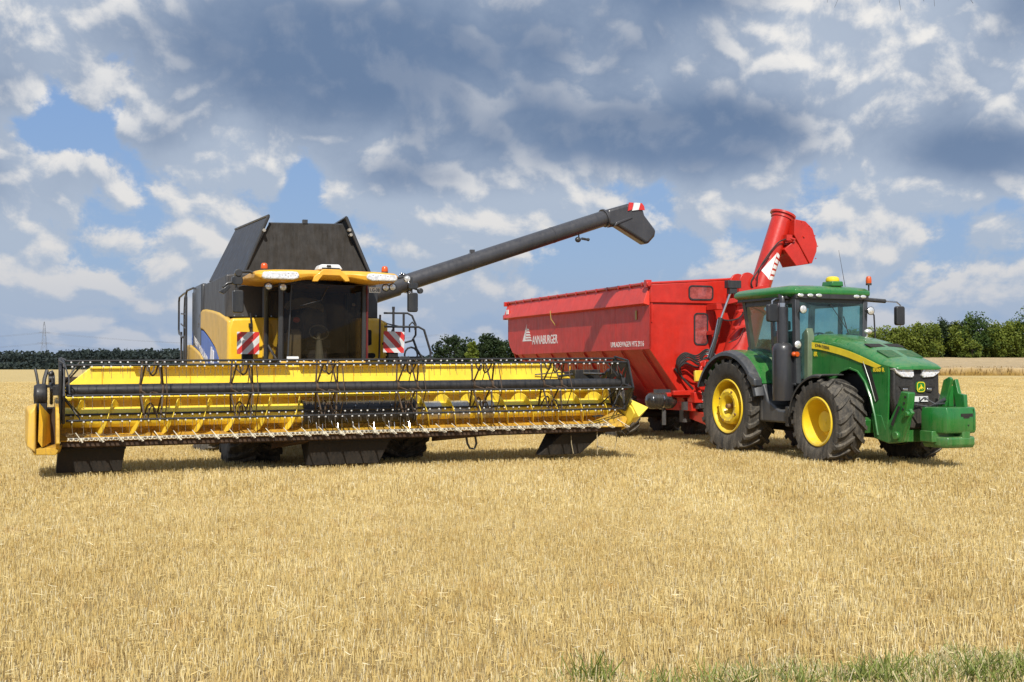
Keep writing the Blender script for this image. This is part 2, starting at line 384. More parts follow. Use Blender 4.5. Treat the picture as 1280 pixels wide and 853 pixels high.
for sgn in (-1, 1):
    side = [(1.12, 1.50), (0.42, 1.50), (0.30, 1.62), (0.12, 1.75), (-0.12, 1.80), (-0.36, 1.74), (-0.56, 1.55), (-0.72, 1.26), (-0.84, 0.92), (-0.92, 0.56), (-1.16, 0.50), (-1.20, 1.2), (-1.22, 1.86), (-0.95, 1.95), (-0.6, 2.07), (-0.2, 2.19), (0.25, 2.29), (0.7, 2.37), (1.12, 2.41)]
    side = [(y, min(z, hood_z(y)[0]-0.035) if z > 1.8 else z) for y, z in side]
    m = MB(); m.prism(side, 'x', sgn*(HW-0.035), sgn*(HW-0.005)); m.obj('side_panel', GREEN, TR, bevel=0.006)
    # arched shield edge round the wheel opening
    m = MB(); pts = [(sgn*(HW+0.005), y, z) for y, z in [(0.42, 1.50), (0.30, 1.63), (0.12, 1.76), (-0.12, 1.81), (-0.36, 1.75), (-0.56, 1.56), (-0.72, 1.27), (-0.84, 0.92), (-0.92, 0.58)]]
    m.tube(pts, 0.022, 6); m.obj('panel_trim', GREEN, TR)
    # slanted black louvre and bright strut
    m = MB(); m.prism([(-0.42, 1.98), (-0.68, 1.90), (-0.94, 1.24), (-0.86, 1.18), (-0.66, 1.56)], 'x', sgn*(HW-0.003), sgn*(HW+0.006)); m.obj('louvre', DARK, TR)
    m = MB(); m.tube([(sgn*(HW+0.010), -0.52, 1.94), (sgn*(HW+0.010), -0.70, 1.58), (sgn*(HW+0.010), -0.86, 1.20)], 0.007, 6); m.obj('louvre_strip', paint('strip_grey_green', (0.22, 0.30, 0.22), rough=0.5), TR)
    # yellow hood stripe
    top = []; bot = []
    ys = [1.08, 0.8, 0.5, 0.2, -0.1, -0.4, -0.65, -0.88, -1.02]
    for i, y in enumerate(ys):
        z = hood_z(y)[0]-0.055-0.02; wd = 0.125-0.065*max(0, (i-5)/3) if i < 8 else 0.01
        top.append((y, z)); bot.append((y, z-wd))
    for i in range(len(ys)): pass
    m = MB()
    sx = sgn*(HW+0.014)
    vs = [(sx, y, z) for y, z in top]+[(sx, y, z) for y, z in bot]; k = len(ys)
    vs2 = [(sx-sgn*0.02, y, z) for x, y, z in vs]
    m.add(vs+vs2, [(i, i+1, k+i+1, k+i) for i in range(k-1)]+[(i, i+1, 2*k+i+1, 2*k+i) for i in range(k-1)]+[(k+i, k+i+1, 3*k+i+1, 3*k+i) for i in range(k-1)])
    m.obj('hood_stripe', DECALY, TR)
# (seen) left-hand lettering: reading direction runs to the front (-y)
XD, ZD = (0, -1, 0), (0, 0, 1)
tdir = Vector((0, -1, -0.16)).normalized()
text_mesh('maker_lettering', 'JOHN DEERE', BLACKP, TR, (-HW-0.017, 0.93, 2.245), tdir, (0, 0.16, 1), 0.06, 0.46, bold=0.0)
text_mesh('series_lettering', '8R', DECALY, TR, (-HW-0.012, 0.98, 2.05), XD, ZD, 0.09, 0.12, bold=0.03)
text_mesh('model_lettering', '8360 R', DECALY, TR, (-HW-0.012, -0.80, 1.75), (0, -1, 0.0), ZD, 0.075, 0.32, bold=0.03)

# grille
g = [(-0.52, 1.85), (0.52, 1.85), (0.53, 1.30), (0.46, 0.98), (0.28, 0.78), (0.06, 0.70), (-0.28, 0.72), (-0.46, 0.98), (-0.53, 1.3)]
MB().prism(g, 'y', -1.31, -1.10).obj('grille', paint('grille_mesh', (0.018, 0.018, 0.02), rough=0.6, dust=0.18, scale=30, coat=0, var=0.4), TR, bevel=0.03, seg=3)
for sgn in (-1, 1):
    hl = [(sgn*0.54, 1.815), (sgn*0.11, 1.815), (sgn*0.09, 1.68), (sgn*0.13, 1.64), (sgn*0.36, 1.655), (sgn*0.49, 1.73)]
    MB().prism(hl, 'y', -1.355, -1.20).obj('headlight', LENS, TR, bevel=0.012)
    MB().prism([(sgn*0.42, 1.49), (sgn*0.17, 1.50), (sgn*0.20, 1.38), (sgn*0.32, 1.36)], 'y', -1.33, -1.2).obj('lamp_recess', DARK, TR, bevel=0.01)
    MB().box(sgn*0.22 if sgn > 0 else -0.33, sgn*0.33 if sgn > 0 else -0.22, -1.34, -1.25, 1.40, 1.45).obj('position_lamp', CHROME, TR, bevel=0.01)
m = MB(); m.prism(rrect(-0.025, 0.175, 1.37, 1.57, 0.06, 5), 'y', -1.338, -1.24); bd = m.obj('badge', flat_mat('badge_green', (0.02, 0.22, 0.03), 0.3), TR)
m = MB()
ring = rrect(-0.018, 0.168, 1.377, 1.563, 0.055, 5); inner = rrect(-0.004, 0.154, 1.391, 1.549, 0.045, 5); k = len(ring)
m.add([(x, -1.3405, z) for x, z in ring]+[(x, -1.3405, z) for x, z in inner], [(i, (i+1)%k, k+(i+1)%k, k+i) for i in range(k)])
# leaping deer seen small: body, legs and antlers as one flat shape
deer = [(0.012, 1.42), (0.03, 1.45), (0.06, 1.47), (0.07, 1.50), (0.06, 1.53), (0.085, 1.51), (0.10, 1.48), (0.12, 1.465), (0.145, 1.43), (0.115, 1.447), (0.09, 1.445), (0.105, 1.415), (0.08, 1.437), (0.055, 1.44), (0.035, 1.405)]
m.prism(deer, 'y', -1.342, -1.339); m.obj('badge_mark', DECALY, bd)
MB().box(-0.12, 0.24, -1.335, -1.31, 1.20, 1.30).obj('number_plate', WHITEP, TR)
m = MB(); m.box(0.03, 0.055, -1.338, -1.336, 1.225, 1.285); m.box(0.15, 0.19, -1.338, -1.336, 1.225, 1.285); m.box(0.205, 0.225, -1.338, -1.336, 1.225, 1.285); m.obj('plate_marks', BLACKP, TR, split=True)
MB().box(-0.118, -0.075, -1.338, -1.336, 1.202, 1.298).obj('plate_band', flat_mat('plate_blue', (0.02, 0.08, 0.5), 0.4), TR)

# engine, frame, axles
m = MB()
m.box(-0.40, 0.40, -0.95, 1.3, 0.62, 1.72); m.box(-0.30, 0.30, -0.9, 3.3, 0.50, 1.0); m.box(-0.42, 0.42, 1.2, 3.6, 0.62, 1.2)
m.obj('engine_block', DARK, TR, bevel=0.03)
m = MB()
m.cyl((-0.75, 0, 0.72), (0.75, 0, 0.72), 0.12, 14); m.cyl((-0.8, 3.05, 0.98), (0.8, 3.05, 0.98), 0.17, 16); m.box(-0.24, 0.24, -0.3, 0.3, 0.5, 0.95)
m.obj('axle', paint('axle_green', (0.01, 0.10, 0.02), rough=0.5, dust=0.6), TR, split=True)
m = MB()
for i in range(6): m.tube([(-0.47, 0.5-i*0.17, 1.55-0.08*i), (-0.45, 0.35-i*0.14, 1.25), (-0.42, 0.2-i*0.1, 0.95+0.05*(i % 3))], 0.022, 6)
m.box(-0.5, -0.40, -0.45, 0.1, 0.9, 1.3)
m.obj('engine_hoses', HOSE, TR)
m = MB(); m.prism([(-0.15, 0.62), (-0.62, 0.6), (-0.7, 0.85), (-0.55, 0.9), (-0.3, 0.8)], 'x', -0.66, -0.42); m.tube([(-0.6, -0.52, 0.7), (-0.62, -0.5, 1.15)], 0.03, 8)
m.obj('steering_knuckle', GREEN, TR, bevel=0.015)
# green nose frame + front linkage arms
m = MB()
for sgn in (-1, 1):
    x0, x1 = (sgn*0.56, sgn*0.40)
    m.prism([(-0.72, 0.98), (-0.80, 0.52), (-1.2, 0.44), (-1.52, 0.48), (-1.66, 0.95), (-1.72, 1.20), (-1.74, 1.38), (-1.54, 1.40), (-1.44, 1.18), (-1.24, 0.88), (-1.12, 0.72), (-1.02, 0.95)], 'x', x0, x1)
m.box(-0.42, 0.42, -1.26, -0.8, 0.46, 0.70)
m.obj('nose_frame', GREEN, TR, bevel=0.018)
m = MB()
for sgn in (-1, 1):
    m.prism([(-1.40, 0.50), (-1.30, 0.62), (-1.36, 0.78), (-1.64, 1.00), (-1.78, 1.10), (-1.86, 1.02), (-1.76, 0.90), (-1.62, 0.60), (-1.55, 0.48)], 'x', sgn*0.585, sgn*0.52)
    m.cyl((sgn*0.50, -1.46, 0.60), (sgn*0.64, -1.46, 0.60), 0.075, 18); m.cyl((sgn*0.5, -1.76, 1.0), (sgn*0.64, -1.76, 1.0), 0.05, 14)
m.obj('lift_arm', GREEN, TR, bevel=0.012, split=True)
m = MB()
for sgn in (-1, 1):
    for (y, z) in ((-1.66, 1.30), (-1.63, 1.19), (-1.60, 1.08)): m.cyl((sgn*0.55, y, z), (sgn*0.57, y, z), 0.024, 10)
m.prism([(-1.30, 0.80), (-1.42, 1.0), (-1.50, 1.14), (-1.56, 1.12), (-1.46, 0.95), (-1.36, 0.76)], 'x', -0.592, -0.586)
m.obj('bolt_holes', DARK, TR, split=True)
m = MB()
m.tube([(0.12, -1.34, 1.02), (0.20, -1.55, 1.14), (0.3, -1.72, 1.26)], 0.035, 10); m.tube([(-0.3, -1.3, 1.0), (-0.2, -1.5, 1.15), (-0.1, -1.72, 1.12)], 0.02, 8)
m.tube([(-0.1, -1.34, 1.1), (0.0, -1.5, 1.28), (0.16, -1.62, 1.16), (0.2, -1.8, 1.18)], 0.016, 8)
m.obj('linkage_hardware', GREYP, TR)
m = MB()
m.prism([(-1.50, 1.10), (-1.70, 1.12), (-1.86, 1.62), (-1.80, 1.66), (-1.66, 1.60)], 'x', 0.30, 0.36); m.prism([(-1.80, 1.08), (-2.02, 1.08), (-2.0, 1.34), (-1.86, 1.36), (-1.78, 1.62), (-1.70, 1.58)], 'x', 0.46, 0.54)
m.box(0.36, 0.46, -1.75, -1.66, 1.12, 1.5)
m.obj('top_link_bracket', GREEN, TR, bevel=0.01, split=True)
# front weight
wx = 0.25
m = MB()
def wring(z, o, h=0.43):
    return [(wx-h-o, -1.98, z), (wx-h+0.10, -2.18-o, z), (wx+h-0.12, -2.18-o, z), (wx+h+o, -2.04, z), (wx+h+o, -1.62, z), (wx-h-o, -1.62, z)]
m.loft([wring(0.66, -0.03), wring(0.72, 0), wring(1.02, 0.0), wring(1.12, -0.03)])
m.loft([wring(0.40, -0.05, .41), wring(0.46, -0.01, .41), wring(0.57, -0.01, .41), wring(0.60, -0.04, .41)])
m.box(wx+0.02, wx+0.2, -2.165, -1.7, 0.56, 0.70); m.box(-0.25, 0.45, -1.98, -1.66, 0.5, 0.7)
wt = m.obj('front_weight', GREEN, TR, bevel=0.022, seg=3)
m = MB(); m.box(wx-0.03, wx+0.24, -2.187, -2.10, 0.955, 1.01); m.box(wx+0.03, wx+0.16, -2.187, -2.1, 0.925, 0.96); m.cyl((wx+0.14, -2.19, 0.80), (wx+0.14, -2.15, 0.80), 0.014, 8); m.obj('weight_slot', DARK, wt, split=True)
m = MB(); m.prism([(wx+0.26, 0.72), (wx+0.265, 0.72), (wx+0.265, 1.09), (wx+0.26, 1.09)], 'y', -2.184, -2.17); m.obj('weight_seam', DARK, wt)

# lower tank / steps
m = MB()
m.prism([(1.05, 0.72), (2.30, 0.72), (2.36, 0.95), (2.42, 1.40), (2.20, 1.52), (1.95, 1.50), (1.78, 1.16), (1.40, 0.98), (1.05, 0.96), (0.98, 0.85)], 'x', -1.12, -0.60)
m.obj('fuel_tank', GREYP, TR, bevel=0.04, seg=3)
m = MB(); m.box(-1.15, -1.11, 1.95, 2.02, 0.75, 1.45); m.box(-1.16, -0.62, 1.02, 1.12, 0.66, 1.05); m.cyl((-1.13, 1.10, 0.95), (-1.16, 1.10, 0.95), 0.035, 10); m.cyl((-1.13, 1.10, 0.83), (-1.16, 1.10, 0.83), 0.03, 10)
m.obj('tank_bracket', BLACKP, TR, bevel=0.008, split=True)
# rear fenders: green inner, black outer extension
for sgn in (-1, 1):
    m = MB(); rings = []
    for i in range(17):
        a = radians(26+ (152-26)*i/16); c, s_ = cos(a), sin(a); R0, R1 = 1.20, 1.235
        cy, cz = 3.05, 0.95
        rings.append([(sgn*0.62, cy-R0*c, cz+R0*s_), (sgn*0.62, cy-(R1+0.02)*c, cz+(R1+0.02)*s_), (sgn*1.15, cy-(R1+0.015)*c, cz+(R1+0.015)*s_), (sgn*1.15, cy-R0*c, cz+R0*s_)])
    # front apron running down to the tank
    m.loft(rings); m.obj('rear_fender', GREEN, TR, bevel=0.012)
    m = MB(); rings = []
    for i in range(19):
        a = radians(14+(158-14)*i/18); c, s_ = cos(a), sin(a); dr = 0.10*(1-abs(i-9)/9)**0.7
        rings.append([(sgn*1.14, 3.05-1.19*c, 0.95+1.19*s_), (sgn*1.14, 3.05-1.245*c, 0.95+1.245*s_), (sgn*1.24, 3.05-1.235*c, 0.95+1.235*s_), (sgn*1.33, 3.05-(1.20)*c, 0.95+(1.20)*s_), (sgn*1.34, 3.05-1.12*c, 0.95+1.12*s_), (sgn*1.30, 3.05-1.17*c, 0.95+1.17*s_)])
    m.loft(rings); m.obj('fender_extension', GREYP, TR, bevel=0.01, angle=50)
    m = MB(); m.prism([(1.80, 1.62), (2.28, 1.95), (2.40, 2.30), (2.10, 2.35), (1.70, 1.66)], 'x', sgn*0.64, sgn*0.60); m.obj('fender_apron', GREEN, TR)
m = MB(); m.prism([(1.88, 1.44), (2.0, 1.44), (2.2, 1.62), (2.12, 1.72), (1.90, 1.60)], 'x', -1.36, -1.16); m.obj('fender_step_pad', GREYP, TR, bevel=0.03)
MB().prism([(4.16, 1.52), (4.24, 1.50), (4.26, 1.74), (4.18, 1.76)], 'x', -1.36, -1.14).obj('rear_lamp', flat_mat('lamp_yellow', (0.9, 0.55, 0.04), 0.3), TR, bevel=0.012)
# front fenders
for sgn in (-1, 1):
    m = MB(); rings = []
    for i in range(15):
        a = radians(5+(98-5)*i/14); R0 = 0.90
        c, s_ = cos(a), sin(a)
        rings.append([(sgn*0.70, 0+R0*c, 0.78+R0*s_), (sgn*0.70, (R0+0.025)*c, 0.78+(R0+0.025)*s_), (sgn*1.20, (R0+0.025)*c, 0.78+(R0+0.025)*s_), (sgn*1.26, (R0-0.005)*c, 0.78+(R0-0.005)*s_), (sgn*1.26, (R0-0.05)*c, 0.78+(R0-0.05)*s_), (sgn*1.22, (R0-0.01)*c, 0.78+(R0-0.01)*s_)])
    m.loft(rings); m.obj('front_fender', BLACKP, TR, bevel=0.008, angle=50)

# exhaust
m = MB()
ex, ey = -1.0, 1.42
m.lathe([(1.16, 0.02), (1.16, 0.205), (1.18, 0.21), (1.66, 0.212), (2.16, 0.212), (2.24, 0.20), (2.30, 0.16), (2.315, 0.13), (2.32, 0.02)], 'z', (ex, ey, 0), 32)
m.lathe([(2.28, 0.02), (2.28, 0.112), (2.98, 0.115), (3.03, 0.11), (3.04, 0.075), (3.15, 0.07), (3.15, 0.02)], 'z', (ex, ey, 0), 28)
m.tube([(ex, ey, 3.1), (ex, ey, 3.2), (ex+0.01, ey+0.04, 3.28), (ex+0.02, ey+0.10, 3.34)], 0.068, 16)
m.obj('exhaust_stack', EXH, TR, angle=50)
m = MB(); m.lathe([(3.04, 0.085), (3.04, 0.09), (3.12, 0.09), (3.12, 0.085)], 'z', (ex, ey, 0), 24, closed=True); m.obj('exhaust_clamp', CHROME, TR)
m = MB(); m.box(-0.8, -0.5, 1.3, 1.5, 1.3, 1.4); m.box(-0.85, -0.5, 1.35, 1.45, 2.0, 2.1); m.obj('exhaust_bracket', BLACKP, TR, split=True)

# cab ---------------------------------------------------------------
m = MB()
def rring(z, g_):
    return [(-1.06+g_, 3.10-g_, z), (-1.06+g_, 1.38, z), (-0.92+g_, 1.10+g_, z), (-0.4, 1.00+g_, z), (0.4, 1.00+g_, z), (0.92-g_, 1.10+g_, z), (1.06-g_, 1.38, z), (1.06-g_, 3.10-g_, z)]
m.loft([rring(3.24, 0.08), rring(3.30, 0.0), rring(3.38, 0.0), rring(3.44, 0.07), rring(3.475, 0.22)])
rf = m.obj('cab_roof', GREEN, TR, bevel=0.02, seg=3, angle=60)
m = MB(); m.prism([(-0.90, 1.115), (-0.4, 1.01), (0.4, 1.01), (0.90, 1.115), (0.9, 1.5), (-0.9, 1.5)], 'z', 3.20, 3.315)
m.box(-1.0, -0.7, 1.3, 3.05, 3.20, 3.262); m.box(0.7, 1.0, 1.3, 3.05, 3.20, 3.262)
m.obj('roof_visor', BLACKP, TR, bevel=0.01)
for x in (-0.80, -0.60, -0.42, 0.52, 0.72):
    y = 1.01+max(0, abs(x)-0.4)*0.21
    m = MB(); m.sphere((x, y-0.012, 3.265), 0.075, 8, (1, 0.3, 0.5)); m.obj('roof_lamp', WLENS, rf)
FR = [(-0.74, 1.13, 1.55), (0.74, 1.13, 1.55)]
def pillar(a, b, w=0.05, d=0.05):
    m.hexa([(a[0]-w, a[1]-d, a[2]), (a[0]+w, a[1]-d, a[2]), (a[0]+w, a[1]+d, a[2]), (a[0]-w, a[1]+d, a[2])], [(b[0]-w, b[1]-d, b[2]), (b[0]+w, b[1]-d, b[2]), (b[0]+w, b[1]+d, b[2]), (b[0]-w, b[1]+d, b[2])])
m = MB()
for sgn in (-1, 1):
    pillar((sgn*0.80, 1.22, 1.5), (sgn*0.84, 1.20, 3.22), 0.055, 0.06)     # front
    pillar((sgn*0.80, 1.95, 1.30), (sgn*0.86, 1.98, 3.22), 0.035, 0.045)   # middle
    pillar((sgn*0.74, 2.86, 2.1), (sgn*0.86, 2.96, 3.22), 0.05, 0.06)      # rear
    m.tube([(sgn*0.83, 1.2, 1.5), (sgn*0.83, 1.96, 1.32), (sgn*0.80, 2.3, 1.9), (sgn*0.78, 2.9, 2.2)], 0.035, 8)
m.box(-0.8, 0.8, 2.9, 2.98, 2.12, 2.26); m.box(-0.85, 0.85, 1.16, 1.24, 3.12, 3.24); m.box(-0.8, 0.8, 2.92, 3.0, 3.12, 3.24)
for sgn in (-1, 1): m.box(sgn*0.83, sgn*0.89, 1.2, 2.95, 3.10, 3.24)
cf = m.obj('cab_frame', GREYP, TR, bevel=0.012)
m = MB(); m.box(-0.8, 0.8, 1.2, 2.95, 1.24, 1.34); m.box(-0.78, -0.70, 1.25, 2.3, 1.34, 1.62); m.box(0.70, 0.78, 1.25, 2.3, 1.34, 1.62); m.obj('cab_floor', BLACKP, TR, bevel=0.02)
# dash / greenish console strip at cab front
m = MB(); m.prism([(1.06, 1.50), (1.20, 1.50), (1.28, 2.0), (1.26, 2.50), (1.10, 2.62), (1.04, 2.46)], 'x', -0.66, -0.50); m.box(-0.62, 0.62, 1.10, 1.20, 1.55, 2.44); m.obj('cab_cowl', paint('cowl_grey', (0.12, 0.17, 0.10), rough=0.5, dust=0.2), TR, bevel=0.02)
m = MB()
def quad(a, b, c, d): m.add([a, b, c, d], [(0, 1, 2, 3)])
quad((-0.78, 1.17, 1.6), (0.78, 1.17, 1.6), (0.80, 1.16, 3.14), (-0.80, 1.16, 3.14)); m.obj('windscreen', TGLASS, TR, fix=False)
for sgn in (-1, 1):
    m = MB(); quad((sgn*0.845, 1.26, 1.55), (sgn*0.845, 1.93, 1.4), (sgn*0.88, 1.94, 3.12), (sgn*0.88, 1.25, 3.12)); m.obj('door_glass', TGLASS, TR, fix=False)
    m = MB(); quad((sgn*0.83, 2.0, 1.5), (sgn*0.80, 2.84, 2.2), (sgn*0.88, 2.94, 3.12), (sgn*0.88, 2.02, 3.12)); m.obj('quarter_glass', TGLASS, TR, fix=False)
m = MB(); quad((-0.72, 2.96, 2.26), (0.72, 2.96, 2.26), (0.80, 2.97, 3.12), (-0.80, 2.97, 3.12)); m.obj('rear_glass', TGLASS, TR, fix=False)
m = MB(); m.prism([(2.35, 1.72), (2.85, 1.72), (2.90, 1.86), (2.80, 1.95), (2.88, 2.50), (2.76, 2.62), (2.66, 2.5), (2.62, 1.95), (2.35, 1.88)], 'x', -0.26, 0.26); m.prism([(2.70, 2.62), (2.80, 2.62), (2.80, 2.82), (2.70, 2.82)], 'x', -0.13, 0.13); m.box(-0.2, 0.2, 2.4, 2.8, 1.34, 1.72)
m.obj('seat', SEATM, TR, bevel=0.035, seg=3)
m = MB(); m.box(0.28, 0.45, 2.0, 2.7, 1.9, 2.02); m.prism([(1.9, 2.0), (2.1, 2.05), (2.05, 2.35), (1.95, 2.35)], 'x', 0.36, 0.56); m.obj('armrest_console', SEATM, TR, bevel=0.02)
st = MB(); c0 = Vector((0, 1.72, 2.42)); nrm = Vector((0, 0.55, 0.83)).normalized(); u_ = Vector((1, 0, 0)); v_ = nrm.cross(u_)
pts = [c0+u_*0.20*cos(2*pi*i/24)+v_*0.20*sin(2*pi*i/24) for i in range(25)]
st.tube(pts, 0.018, 8, caps=False)
for k in range(3):
    a = 2*pi*k/3+0.5; st.tube([c0, c0+u_*0.2*cos(a)+v_*0.2*sin(a)], 0.012, 6)
st.tube([c0, c0+Vector((0, -0.22, -0.55)), (0, 1.35, 1.35)], [0.03, 0.045, 0.06], 10); st.obj('steering_wheel', BLACKP, TR)
# wiper
m = MB(); m.tube([(-0.05, 1.13, 3.10), (0.32, 1.10, 2.62)], 0.008, 5); m.tube([(0.26, 1.11, 2.86), (0.40, 1.10, 2.40)], 0.010, 5); m.obj('wiper', BLACKP, TR)
# grab handle / work lamps on the front pillars
for x, y, z in ((-0.80, 1.02, 2.98), (0.86, 1.02, 2.98), (-0.86, 1.12, 2.28)):
    m = MB(); m.lathe([(0.07, 0.03), (0.02, 0.08), (-0.02, 0.088), (-0.025, 0.08)], 'y', (x, y, z), 20); m.tube([(x, y+0.05, z), (x+(0.03 if x < 0 else -0.03), y+0.14, z+0.02)], 0.02, 6); wl = m.obj('work_lamp', BLACKP, TR)
    m = MB(); m.lathe([(-0.022, 0.078), (-0.04, 0.05), (-0.045, 0.001)], 'y', (x, y, z), 20); m.obj('lens', WLENS, wl)
m = MB(); m.lathe([(0.06, 0.02), (0.02, 0.05), (-0.03, 0.05), (-0.035, 0.001)], 'y', (-0.86, 1.15, 2.09), 16); m.obj('turn_signal', AMBER, TR)
m = MB(); m.sphere((-0.93, 1.14, 2.09), 0.05, 8); m.obj('signal_lens', AMBER, TR)
m = MB(); m.tube([(-0.30, -0.55, 2.13), (-0.30, -0.55, 2.2)], 0.012, 6); m.obj('hood_lamp_stalk', BLACKP, TR)
# lamp above the far side of the hood
m = MB(); m.tube([(0.60, 0.85, 2.36), (0.62, 0.82, 2.50)], 0.018, 6); m.sphere((0.62, 0.80, 2.55), 0.085, 8, (1.1, 0.7, 0.6)); m.obj('hood_side_lamp', WLENS, TR)
# mirrors
def mirror(pts, mx, my, mz, w, h, name='mirror'):
    m = MB(); m.tube(pts, 0.018, 8); a = m.obj('mirror_arm', CHROME, TR)
    m = MB(); m.prism(rrect(mx-w/2, mx+w/2, mz-h/2, mz+h/2, 0.05, 4), 'y', my-0.05, my+0.05); m.obj('mirror_head', MIRR, TR, bevel=0.02, seg=3)
mirror([(-0.86, 1.5, 3.20), (-1.15, 1.46, 3.20), (-1.22, 1.46, 3.16), (-1.22, 1.46, 2.98)], -1.22, 1.46, 2.92, 0.24, 0.36)
mirror([(1.42, 1.25, 3.20), (1.70, 1.22, 3.19), (1.80, 1.22, 3.12), (1.80, 1.22, 3.00)], 1.77, 1.22, 2.90, 0.22, 0.40)
m = MB(); m.tube([(0.84, 1.20, 3.22), (1.42, 1.25, 3.20)], 0.045, 8); m.obj('mirror_boom', BLACKP, TR)
m = MB(); m.tube([(0.98, 1.15, 2.96), (1.04, 1.13, 2.9), (1.08, 1.13, 2.2), (1.06, 1.15, 2.05)], 0.016, 8); m.tube([(0.98, 1.15, 2.96), (0.88, 1.2, 2.98)], 0.014, 8); m.obj('grab_rail', BLACKP, TR)
# beacon, antenna, satellite receiver
m = MB(); m.tube([(0.86, 1.28, 3.26), (0.98, 1.24, 3.30), (1.0, 1.24, 3.40), (1.0, 1.24, 3.52)], 0.016, 8); m.cyl((1.0, 1.24, 3.52), (1.0, 1.24, 3.56), 0.06, 16); m.obj('beacon_arm', BLACKP, TR)
m = MB(); m.lathe([(3.56, 0.055), (3.60, 0.06), (3.67, 0.055), (3.70, 0.04), (3.71, 0.001)], 'z', (1.0, 1.24, 0), 20); m.obj('beacon', AMBER, TR)
m = MB(); m.tube([(0.94, 1.9, 3.44), (0.80, 1.95, 4.3)], 0.0075, 5, r2=0.003); m.obj('antenna', BLACKP, TR)
m = MB(); m.box(0.02, 0.24, 1.18, 1.5, 3.42, 3.50); m.prism([(-0.02, 3.47), (0.28, 3.47), (0.26, 3.575), (0.0, 3.575)], 'y', 1.12, 1.46); rc = m.obj('satellite_receiver', GREEN, TR, bevel=0.02)
m = MB(); m.lathe([(3.575, 0.13), (3.60, 0.14), (3.645, 0.13), (3.675, 0.09), (3.685, 0.001)], 'z', (0.13, 1.29, 0), 24); m.obj('receiver_dome', DECALY, rc)
# drawbar
m = MB(); m.box(-0.06, 0.06, 3.2, 4.4, 0.48, 0.56); m.box(-0.35, 0.35, 3.55, 3.75, 0.6, 1.3); m.obj('drawbar', GREYP, TR)
# ================================================================== GRAIN TRAILER
RED = paint('red_paint', (0.55, 0.022, 0.011), rough=0.34, coat=0.3, dust=0.16, dust_z=1.2, var=0.10, dustcol=(0.42, 0.2, 0.12))
REDD = paint('red_paint_dusty', (0.56, 0.022, 0.016), rough=0.45, coat=0.12, dust=0.25, dust_z=3.4, var=0.12, dustcol=(0.55, 0.13, 0.10))
REDF = paint('red_flap', (0.74, 0.05, 0.028), rough=0.45, coat=0.1, dust=0.2, dust_z=1.0, var=0.08, dustcol=(0.5, 0.2, 0.15))
PINKG = glass('window_film', (0.55, 0.22, 0.22), gloss=0.06, dirt=0.8, dirtcol=(0.42, 0.10, 0.09))
WHITEL = flat_mat('white_lettering', (0.85, 0.82, 0.80), 0.5)
TL = root('grain_trailer', 'long red grain chaser trailer with white lettering and a raised folding auger at its front', 'trailer', (4.63, 29.0, 0), radians(20.5))
LEN = 9.7
for sgn in (-1, 1):
    m = MB(); m.prism([(0, 2.25), (8.95, 2.20), (9.30, 2.27), (9.56, 2.48), (LEN, 2.75), (LEN, 3.55), (0, 3.55)], 'x', sgn*1.45, sgn*1.40)
    m.obj('side_wall', REDD, TL, bevel=0.01)
    for ys in (1.9, 3.85, 5.8, 7.75):
        q_ = MB(); q_.box(min(sgn*1.449, sgn*1.453), max(sgn*1.449, sgn*1.453), ys, ys+0.018, 2.26, 3.34); q_.obj('weld_seam', REDD, TL)
    # flap: inclined band, hinged at the top, standing proud of the wall
    m = MB(); x = sgn
    m.prism([(x*1.44, 3.80), (x*1.58, 3.42), (x*1.60, 3.34), (x*1.45, 3.30), (x*1.42, 3.36), (x*1.42, 3.80)], 'y', 0.03, LEN+0.02)
    fl = m.obj('hinged_flap', REDF, TL, bevel=0.008)
    m = MB(); m.tube([(x*1.46, 0.0, 3.83), (x*1.46, LEN+0.05, 3.83)], 0.035, 10)
    for k in range(15):
        m.box(min(x*1.42, x*1.50), max(x*1.42, x*1.50), 0.3+k*0.66, 0.36+k*0.66, 3.78, 3.865)
    m.obj('flap_rail', RED, fl)
    m = MB(); m.box(min(x*1.42, x*1.56), max(x*1.42, x*1.56), -0.05, 0.09, 3.72, 3.90); m.cyl((x*1.50, -0.08, 3.80), (x*1.50, 0.12, 3.80), 0.06, 12); m.box(min(x*1.42, x*1.58), max(x*1.42, x*1.58), LEN-0.02, LEN+0.12, 3.3, 3.45); m.box(min(x*1.42, x*1.56), max(x*1.42, x*1.56), LEN, LEN+0.1, 3.72, 3.86)
    m.obj('flap_end_bracket', RED, TL, bevel=0.008, split=True)
    # sloping lower hopper wall and its ribs
    m = MB(); m.hexa([(x*0.50, 0.02, 1.0), (x*0.46, 0.02, 1.0), (x*0.46, 8.6, 1.0), (x*0.50, 8.6, 1.0)], [(x*1.43, 0.02, 2.27), (x*1.39, 0.02, 2.27), (x*1.39, 8.95, 2.22), (x*1.43, 8.95, 2.22)])
    m.obj('hopper_slope', REDD, TL)
    for k in range(8):
        y = 0.45+k*1.16
        m = MB(); m.prism([(x*1.445, 2.26), (x*1.42, 2.17), (x*0.56, 1.0), (x*0.50, 1.02)], 'y', y-0.015, y+0.015); m.obj('rib', REDD, TL)
    m = MB(); m.tube([(x*1.465, 3.9+1.9, 3.42), (x*1.61, 5.83, 3.40), (x*1.60, 5.8, 3.18), (x*1.47, 5.78, 3.0)], 0.014, 6); m.box(min(x*1.455, x*1.47), max(x*1.455, x*1.47), 0.66, 0.74, 2.98, 3.2); m.obj('latch', flat_mat('latch_yellow_grey', (0.45, 0.3, 0.08)), TL)
    MB().box(min(x*1.575, x*1.59), max(x*1.575, x*1.59), 9.3, 9.5, 3.46, 3.6).obj('flap_sticker', WHITEL, TL)
